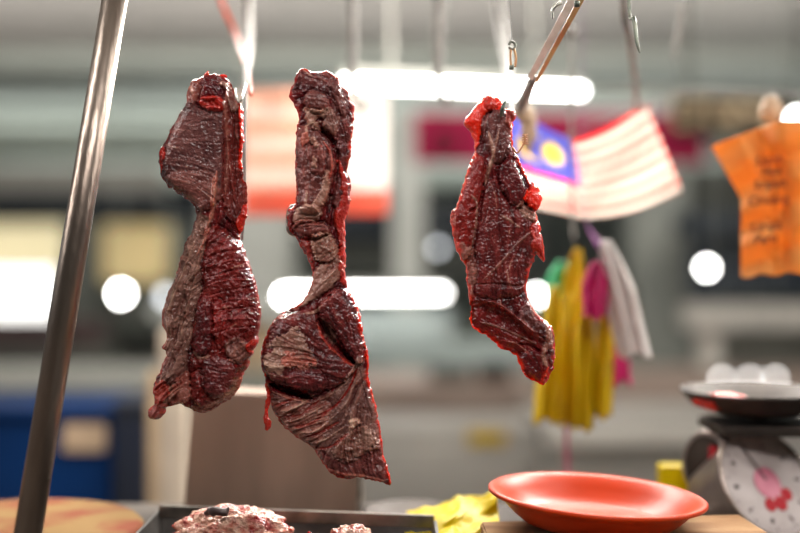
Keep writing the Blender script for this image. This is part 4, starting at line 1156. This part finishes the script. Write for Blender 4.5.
# yellow carton between plate and scale
bm = bmesh.new(); pbox(bm, 661, 466, 692, 512, 1.56, 0.03, 0.004)
for v in bm.verts:
    if v.co.z < 0.93: v.co.z = CT + 0.001
tag(obj('yellow_tub', bm, M['yellowbag']), 'small yellow tub standing between the plate and the scale', 'tub')

# ------------------------------------------------------------------ flags and sheets hung behind
W_, R_, BL, YE = (0.90, 0.88, 0.82), (0.82, 0.16, 0.13), (0.20, 0.22, 0.55), (0.90, 0.74, 0.25)


def flag_print(u, v):
    """u along the fly, v down the hoist: fourteen stripes, blue canton with crescent and star"""
    if u < 0.40 and v < 8 / 14:
        x = (u / 0.40) * 1.4; y = v / (8 / 14)
        if math.hypot(x - 0.50, y - 0.5) < 0.30 and math.hypot(x - 0.60, y - 0.5) > 0.25: return YE
        a = math.atan2(y - 0.5, x - 0.92); r = math.hypot(x - 0.92, y - 0.5)
        if r < 0.17 + 0.09 * abs(math.cos(7 * a)): return YE
        return BL
    return R_ if int(v * 14) % 2 == 0 else W_


def flagfn(u, v):
    # fold line at u=0.40
    if u < 0.40:
        t = u / 0.40
        tx, ty = 512 + (573 - 512) * t, 112 + (141 - 112) * t
        bx_, by_ = 500 + (585 - 500) * t, 200 + (218 - 200) * t
        D_ = 1.78 + 0.07 * (1 - t)
    else:
        t = (u - 0.40) / 0.60
        tx, ty = 573 + (645 - 573) * t, 141 + (104 - 141) * t + 5 * math.sin(PI * t)
        bx_, by_ = 585 + (681 - 585) * t, 218 + (190 - 218) * t + 6 * math.sin(PI * t)
        D_ = 1.78 + 0.10 * t
    D_ += 0.012 * math.sin(v * 7 + u * 9) + 0.05 * v * 0.3
    p = P(tx + (bx_ - tx) * v, ty + (by_ - ty) * v, D_)
    return p


fl = sheet('national_flag', flagfn, 140, 113, M['flag'], None, 0.0012, flag_print)
tag(fl, 'striped red and white flag with a blue canton, crescent and star, hung from a hook', 'flag')
bm = bmesh.new(); tube(bm, [P(560, 138, 1.83), P(645, 104, 1.87), P(700, 90, 1.88), P(815, 96, 1.88)], 0.0012, 8)
tag(obj('hanging_line', bm, M['dullhook'], None, True), 'thin line that the flag and the orange sheet hang from', 'line')


def flag2_print(u, v):
    if v > 0.80: return (0.86, 0.20, 0.12)
    if u < 0.5:
        return (0.90, 0.58, 0.44) if int(v * 8) % 2 == 0 else (0.92, 0.80, 0.72)
    return (0.93, 0.90, 0.86)


def flag2fn(u, v):
    x = 243 + 145 * u
    y = 88 + 128 * v - 1 * u
    return P(x, y, 2.85 + 0.04 * math.sin(u * 6) + 0.02 * math.sin(v * 5))


f2 = sheet('striped_banner', flag2fn, 60, 60, M['flag'], None, 0.0015, flag2_print)
tag(f2, 'white and orange striped banner with a red lower band, behind the longest cut', 'banner')
bm = bmesh.new(); tube(bm, [Vector((P(236, 0, 2.85).x, 2.85, 3.4)), P(241, 60, 2.855), P(243, 88, 2.856)], 0.0015, 8); tube(bm, [P(243, 88.5, 2.856), P(300, 88.5, 2.856), P(388, 87, 2.856)], 0.003, 8); tube(bm, [P(388, 87, 2.856), P(390, 60, 2.856), Vector((P(392, 0, 2.85).x, 2.85, 3.4))], 0.0015, 8); tag(obj('banner_cord', bm, M['dullhook'], None, True), 'cord along the top of the striped banner', 'cord')

# orange sheet with handwriting
def orfn(u, v):
    tx, ty = 711 + 130 * u, 146 - 24 * min(u / 0.5, 1.0) - 2 * max(u - 0.5, 0)
    bx_, by_ = 741 + 110 * u, 277 - 7 * u
    sx = 711 + (741 - 711) * min(1.0, (v / 0.33)) if v < 1 else 741
    x = tx + (bx_ - tx) * min(1.0, v / 0.4) + 0.0 * v
    y = ty + (by_ - ty) * v + 1.5 * math.sin(u * 25) * (v > 0.95)
    D_ = 1.50 + 0.045 * math.exp(-((u - 0.36) / 0.09) ** 2) * (1 - 0.5 * v) + 0.006 * math.sin(v * 22 + u * 5) + 0.12 * max(0.3 - u, 0)
    return P(x, y, D_)


osh = sheet('orange_notice_sheet', orfn, 80, 90, M['orangecloth'], None, 0.0012)
tag(osh, 'orange plastic sheet with brown handwriting, hung at the right edge', 'notice sheet')
for (s, px, py, sz) in (('Lidah', 769, 160, 0.017), ('Hati', 771, 171, 0.016), ('Impun', 770, 184, 0.017), ('Cincang', 768, 200, 0.017), ('Limpa', 766, 226, 0.017), ('Paru', 765, 239, 0.017)):
    u_ = 0.42
    c = P(px, py, 1.482)
    mw = Matrix.Translation(c) @ Matrix.Rotation(math.radians(-6), 4, 'Y') @ Matrix.Rotation(PI / 2, 4, 'X')
    t_ = text_mesh('handwriting', s, sz, M['inkbrown'], osh, mw, 0.0002, 'CENTER', 0.15)
# peg over the sheet
bm = bmesh.new(); lump(bm, P(771, 110, 1.6), (0.016, 0.014, 0.02), 0.15, 1.5, 3, 2)
tag(obj('cloth_knot', bm, M['labelbeige'], None, True), 'pale knot tying up the orange sheet', 'knot')

# ------------------------------------------------------------------ bundle of plastic bags
def strip_bag(name, m, x0t, x1t, yt, x0b, x1b, yb, D, label, seed, group='plastic bags tied in the hanging bundle'):
    o_ = thing(name, P((x0t + x1t) / 2, yt, D), label, 'plastic bag', group)

    def fn(u, v, s=0.0):
        w_ = min(1.0, v * 2.2 + 0.15) ** 0.7
        xa = (x0t + x1t) / 2 + (x0t - (x0t + x1t) / 2) * w_ + (x0b - x0t) * v
        xb = (x0t + x1t) / 2 + (x1t - (x0t + x1t) / 2) * w_ + (x1b - x1t) * v
        x = xa + (xb - xa) * u
        y = yt + (yb - yt) * v + 3 * math.sin(u * 9 + seed) * v
        th = math.sin(PI * u) * 0.018 * (0.4 + v)
        D_ = D - s * th + 0.006 * math.sin(u * 12 + seed + v) + 0.004 * math.sin(u * 27 + seed * 2 + v * 2) + 0.006 * noise.noise(Vector((u * 3, v * 5, seed)))
        return P(x, y, D_)
    sheet('front_film', lambda u, v: fn(u, v, 1.0), 36, 26, m, o_, 0.001)
    sheet('back_film', lambda u, v: fn(u, v, -1.0), 24, 20, m, o_, 0.001)
    return o_


BD = 1.72
strip_bag('plastic_bag', M['mustard'], 543, 566, 286, 533, 562, 422, BD - 0.01, 'leftmost yellow bag of the bundle, longest and brightest', 1)
strip_bag('plastic_bag', M['mustard'], 561, 578, 294, 560, 580, 426, BD + 0.02, 'yellow bag second from the left in the bundle', 8)
strip_bag('plastic_bag', M['mustard'], 577, 596, 300, 574, 594, 430, BD - 0.05, 'yellow bag in the middle of the bundle, lowest hanging', 2)
strip_bag('plastic_bag', M['mustard'], 600, 616, 284, 592, 612, 418, BD - 0.04, 'narrow yellow bag at the right side of the bundle', 3)
strip_bag('plastic_bag', M['mustard'], 566, 590, 248, 560, 582, 330, BD + 0.05, 'short yellow bag at the top of the bundle', 4)
strip_bag('plastic_bag', M['magenta'], 581, 611, 262, 584, 606, 318, BD - 0.10, 'magenta bag in the upper middle of the bundle, short and folded', 9)
strip_bag('plastic_bag', M['magenta'], 600, 614, 270, 606, 632, 384, BD + 0.04, 'dark magenta bag hanging behind the white bag', 5)
strip_bag('plastic_bag', M['whitebag'], 588, 622, 240, 618, 652, 356, BD - 0.08, 'white bag slanting down at the right of the bundle', 6)
strip_bag('plastic_bag', M['greenbag'], 548, 575, 262, 545, 572, 300, BD + 0.09, 'green bag peeping out at the left of the bundle', 7)
bm = bmesh.new(); tube(bm, [Vector((P(583, 0, 1.85).x, 1.85, RZ - 0.008)), P(583, 150, 1.80), P(586, 218, 1.76), P(596, 240, 1.72), P(600, 248, 1.71)], [0.0005, 0.0005, 0.0005, 0.004, 0.004], 10)
tag(obj('purple_string', bm, M['purple'], None, True), 'purple cord from which the bundle of bags hangs', 'cord')

# ------------------------------------------------------------------ market hall
def struct(name, bm, m):
    return tag(obj(name, bm, m), kind='structure')


bm = bmesh.new(); box(bm, (0, 14, -0.05), (40, 40, 0.1)); struct('floor', bm, M['floor'])
bm = bmesh.new(); box(bm, (0, 21.5, 3.45), (40, 21, 0.1)); struct('ceiling', bm, M['ceil'])
bm = bmesh.new(); box(bm, (0, -6.1, 1.7), (40, 0.2, 3.4)); struct('wall_front_block', bm, M['wall'])  # unseen wall behind the camera, added to block world light
bm = bmesh.new(); box(bm, (0, 2.5, 3.45), (40, 17, 0.1)); struct('ceiling_front', bm, M['ceil2'])
bm = bmesh.new(); box(bm, (0, 32.1, 1.7), (40, 0.2, 3.4)); struct('wall_back', bm, M['wall'])
for i, (yy, hh) in enumerate(((11.2, 0.16), (15.5, 0.12), (20, 0.2), (26, 0.2))):
    bm = bmesh.new(); box(bm, (0, yy, 3.4 - hh / 2), (38, 0.3, hh)); struct('trim_%d' % (i + 1), bm, M['ceil'])
# overhead pipe
bm = bmesh.new(); tube(bm, [P(594, 91, 3.1), P(960, 98, 3.1)], 0.014, 16)
tube(bm, [P(850, 95, 3.1), Vector((P(850, 0, 3.1).x, 3.1, 3.4))], 0.008, 12)
tube(bm, [P(690, 92, 3.1), Vector((P(690, 0, 3.1).x, 3.1, 3.4))], 0.005, 12)
tag(obj('overhead_pipe', bm, M['midgrey'], None, True), 'grey overhead pipe continuing right of the upper tube lamp', 'pipe')


def tube_lamp(x0, y0, x1, y1, D0, D1, label, rad=0.02, drop=True, em='tube'):
    a, b = P(x0, y0, D0), P(x1, y1, D1)
    t = thing('tube_lamp', (a + b) / 2, label, 'lamp', None)
    bm = bmesh.new(); tube(bm, [a, b], rad, 12); obj('tube', bm, M[em], t, True)
    bm = bmesh.new(); off = Vector((0, 0, rad * 1.9)); strip(bm, a + off, b + off, rad * 2, rad * 2, rad * 1.6); obj('housing', bm, M['pale'], t)
    if drop:
        for f in (0.2, 0.8):
            p = a.lerp(b, f); bm = bmesh.new(); tube(bm, [p + off, Vector((p.x, p.y, 3.4))], 0.008, 8); obj('suspension_rod', bm, M['pale'], t)
    return t


tube_lamp(343, 83, 584, 91, 3.1, 3.1, 'upper long fluorescent tube lamp hung from the ceiling above the cuts', 0.013)
tube_lamp(285, 293, 445, 293, 7.0, 7.0, 'lower fluorescent tube lamp shining over the display case', 0.02, False)


def bulb(px, py, D, label, m='bulb', r=0.05, kind='bulb_lamp', up=0.0):
    c = P(px, py, D)
    t = thing(kind, c, label, 'lamp', 'round bulbs lit in the hall')
    bm = bmesh.new(); lathe(bm, [(0, -r), (r * 0.6, -r * 0.8), (r, -r * 0.1), (r * 0.8, r * 0.6), (r * 0.35, r), (0, r)], c, 20); obj('glass_bulb', bm, M[m], t, True)
    bm = bmesh.new(); lathe(bm, [(0, r * 0.9), (r * 0.4, r * 0.9), (r * 0.4, r * 1.9), (0, r * 1.9)], c, 14); obj('socket', bm, M['midgrey'], t, True)
    bm = bmesh.new(); tube(bm, [c + Vector((0, 0, r * 1.8)), Vector((c.x, c.y, 3.4))], 0.006, 6); obj('flex', bm, M['midgrey'], t)
    return t


bulb(707, 268, 9, 'bright round bulb left of the orange sheet\'s lower corner', r=0.03)
bulb(121, 294, 8, 'bright round bulb between the leaning pole and the leftmost cut', r=0.042)
bulb(284, 296, 8.5, 'bright round bulb just left of the longest cut', r=0.03)
bulb(166, 297, 9, 'dim round bulb beside the leftmost cut', 'bulbdim', 0.05)
bulb(536, 296, 9, 'bright round bulb between the shortest cut and the yellow bags', r=0.026)
bulb(798, 120, 6, 'bright round bulb in front of the orange sheet\'s top right', r=0.03)
bulb(438, 248, 9, 'faint round bulb between the longest and the shortest cut', 'bulbdim', 0.035)
for i, px in enumerate((722, 750, 775)):
    bulb(px, 379, 7.2, ('leftmost', 'middle', 'rightmost')[i] + ' of three round bulbs glowing just above the weighing pan', 'bulbsoft', 0.022)

# signs
sg = thing('crimson_sign', P(570, 138, 6.5), 'long crimson sign board with dark letters, under the upper tube lamp', 'sign')
bm = bmesh.new(); pbox(bm, 414, 112, 705, 163, 6.5, 0.05, 0.01); obj('board', bm, M['maroon'], sg)
for (px, s) in ((445, 'D'), (640, 'A')):
    mw = Matrix.Translation(P(px, 143, 6.48)) @ Matrix.Rotation(PI / 2, 4, 'X')
    text_mesh('letter', s, 0.2, M['signdark'], sg, mw, 0.01)
for px in (440, 690):
    p = P(px, 112, 6.52); bm = bmesh.new(); tube(bm, [p, Vector((p.x, p.y, 3.4))], 0.008, 8); obj('hanger', bm, M['midgrey'], sg)
sg = thing('gold_letter_sign', P(718, 112, 6.2), 'dark sign board with a row of dull gold letters, above the orange sheet', 'sign')
bm = bmesh.new(); pbox(bm, 672, 88, 800, 136, 6.2, 0.05, 0.01); obj('board', bm, M['signdark'], sg)
for i in range(6):
    mw = Matrix.Translation(P(688 + i * 15, 114, 6.18)) @ Matrix.Rotation(PI / 2, 4, 'X')
    text_mesh('letter', 'DAGING'[i], 0.24, M['gold'], sg, mw, 0.012)
for px in (685, 790):
    p = P(px, 90, 6.22); bm = bmesh.new(); tube(bm, [p, Vector((p.x, p.y, 3.4))], 0.008, 8); obj('hanger', bm, M['midgrey'], sg)


def pthing(name, label, cat, parts, group=None):
    """a background thing whose parts are (part name, x0,y0,x1,y1, D, depth, material)"""
    x0 = min(p[1] for p in parts); x1 = max(p[3] for p in parts); yb = max(p[4] for p in parts)
    t = thing(name, P((x0 + x1) / 2, yb, parts[0][5]), label, cat, group)
    for (n_, a, b, c, d, D_, dep, m) in parts:
        bm = bmesh.new(); pbox(bm, a, b, c, d, D_, dep, 0.01); obj(n_, bm, M[m], t)
    return t


GY = lambda D_: HY + CZ * F / D_     # picture row of the floor at distance D_
# left row
pthing('market_stall', 'market stall with navy canopy and cream lit back panels, far left', 'stall', [
    ('canopy', -200, 196, 240, 220, 14, 1.2, 'navy'),
    ('fascia', -200, 166, 165, 192, 14.6, 0.1, 'cream'),
    ('post', 64, 216, 97, GY(14.0), 14.0, 0.3, 'midgrey'),
    ('post', 170, 216, 204, GY(14.0), 14.0, 0.3, 'midgrey'),
    ('lit_panel', -120, 221, 63, 272, 15.1, 0.1, 'litcream'),
    ('lit_panel', 98, 224, 168, 282, 15.1, 0.1, 'lityellow'),
    ('lower_panel', 98, 282, 168, 330, 15.1, 0.1, 'midgrey'),
    ('back_panel', -120, 318, 250, GY(15.2), 15.2, 0.1, 'olive')])
pthing('light_box', 'overexposed white lit box at the far left edge', 'light box', [('frame', -62, 268, 56, 321, 12.02, 0.1, 'pale'), ('lit_face', -60, 270, 54, 318, 12, 0.05, 'daylight'), ('leg', -40, 318, -30, GY(12), 12.02, 0.1, 'pale'), ('leg', 40, 318, 46, GY(12), 12.02, 0.1, 'pale')])
pthing('crate_stack', 'dark maroon crates stacked at the far left under the light box', 'crate', [('upper_crate', -60, 322, 92, 346, 8, 0.5, 'maroondark'), ('lower_crate', -60, 347, 100, 374, 8, 0.5, 'olive')])
pthing('side_counter', 'pale side counter with a tan front edge, left behind the cuts', 'counter', [('worktop', -140, 373, 190, 392, 5.2, 0.5, 'pale'), ('front_edge', -140, 392, 186, 410, 5.25, 0.1, 'tan'), ('base', -140, 410, 186, GY(5.4), 5.4, 0.6, 'olive')])
cr = pthing('blue_crate', 'blue plastic crate with a beige paper label, behind the leaning pole', 'crate', [('body', -90, 412, 112, 560, 3.0, 0.4, 'blue'), ('rim', -94, 408, 116, 418, 2.98, 0.44, 'blue'), ('paper_label', 62, 424, 106, 452, 2.985, 0.01, 'labelbeige')])
pthing('dark_barrel', 'black-blue bin standing right of the blue crate', 'bin', [('body', 113, 412, 146, 560, 2.8, 0.35, 'deepnavy'), ('lid', 111, 402, 150, 412, 2.79, 0.37, 'deepnavy')])
pthing('beige_post', 'beige square post left of the stainless box', 'post', [('shaft', 158, 330, 186, GY(2.6), 2.6, 0.07, 'beigepost'), ('brown_side', 146, 372, 158, GY(2.6), 2.6, 0.07, 'tan')])
pthing('round_column', 'pale grey column standing between the two hall stalls', 'column', [('shaft', 205, 180, 292, GY(11), 11, 0.8, 'pale'), ('cap', 200, 165, 297, 182, 10.95, 0.9, 'ceil')])
pthing('tan_cabinet', 'tan cabinet low behind the leftmost cut', 'cabinet', [('body', 186, 318, 272, 372, 8.6, 0.5, 'tan'), ('top', 150, 306, 275, 318, 8.5, 0.6, 'pale'), ('base', 190, 372, 272, GY(8.6), 8.6, 0.5, 'midgrey')])
# middle stall
pthing('display_case', 'display case under the lower tube lamp, teal panels and pinkish worktop', 'display case', [
    ('canopy', 300, 205, 520, 236, 12, 1.0, 'navy'), ('upper_panel', 290, 236, 520, 272, 12.4, 0.1, 'olive'),
    ('glass_panel', 292, 310, 452, 342, 7.3, 0.05, 'teal'), ('back_panel', 300, 340, 530, 366, 8.2, 0.1, 'teal'),
    ('worktop', 300, 386, 545, 412, 6.0, 0.8, 'pinkish'), ('front_band', 300, 412, 545, 428, 6.02, 0.1, 'lightgrey')])
pthing('dark_pans', 'row of dark pans standing on the pinkish worktop', 'pans', [('pan', 430, 368, 470, 382, 6.2, 0.2, 'olive'), ('pan', 478, 366, 512, 382, 6.2, 0.2, 'signdark')])
pthing('low_cabinet', 'light grey cabinet with a yellow sticker, behind the longest cut', 'cabinet', [('upper_body', 330, 428, 545, 446, 4.6, 0.5, 'lightgrey'), ('body', 330, 446, 548, GY(4.6), 4.58, 0.6, 'lightgrey'), ('yellow_sticker', 468, 430, 506, 445, 4.57, 0.01, 'lityellowpaint' if 'lityellowpaint' in M else 'mustard')])
pthing('hall_column', 'mid grey square column behind the bundle of bags', 'column', [('shaft', 634, 170, 688, GY(10), 10, 0.5, 'midgrey'), ('cap', 630, 158, 692, 172, 9.95, 0.6, 'midgrey')])
pthing('column', 'pale slim column between the shortest cut and the crimson sign', 'column', [('shaft', 392, 120, 424, GY(10.8), 10.8, 0.4, 'pale'), ('cap', 388, 110, 428, 122, 10.75, 0.5, 'pale')])
pthing('dark_stall', 'dark navy stall with a pinkish shelf, right behind the orange sheet', 'stall', [
    ('canopy', 690, 212, 900, 232, 9, 0.6, 'navy'), ('back_panel', 690, 232, 900, 296, 9.4, 0.1, 'navy'),
    ('shelf', 690, 306, 860, 328, 8.5, 0.3, 'cream'), ('lower_panel', 690, 330, 860, 372, 8.85, 0.1, 'midgrey'), ('counter', 600, 372, 880, GY(8.4), 8.4, 0.5, 'pinkish')])
pthing('cream_jar', 'cream jar on the shelf of the dark stall', 'jar', [('body', 704, 338, 722, 371.7, 8.45, 0.2, 'cream'), ('lid', 706, 332, 720, 338, 8.45, 0.2, 'pinkish')])
pthing('upper_fascia', 'dark grey fascia panel under the crimson sign at the right', 'panel', [('panel', 560, 166, 900, 212, 12, 0.2, 'olive')])
pthing('grey_bench', 'grey-brown bench behind the plate and the scale', 'bench', [('top', 548, 430, 760, 446, 3.6, 0.8, 'lightgrey'), ('body', 560, 446, 760, GY(3.8), 3.8, 0.6, 'lightgrey')])
bm = bmesh.new(); tube(bm, [P(566, 425, 1.75), P(567, 450, 1.8), P(568, 560, 1.8)], 0.004, 10)
tag(obj('pink_string', bm, M['dialpink'], None, True), 'pink string trailing below the yellow bags', 'string')
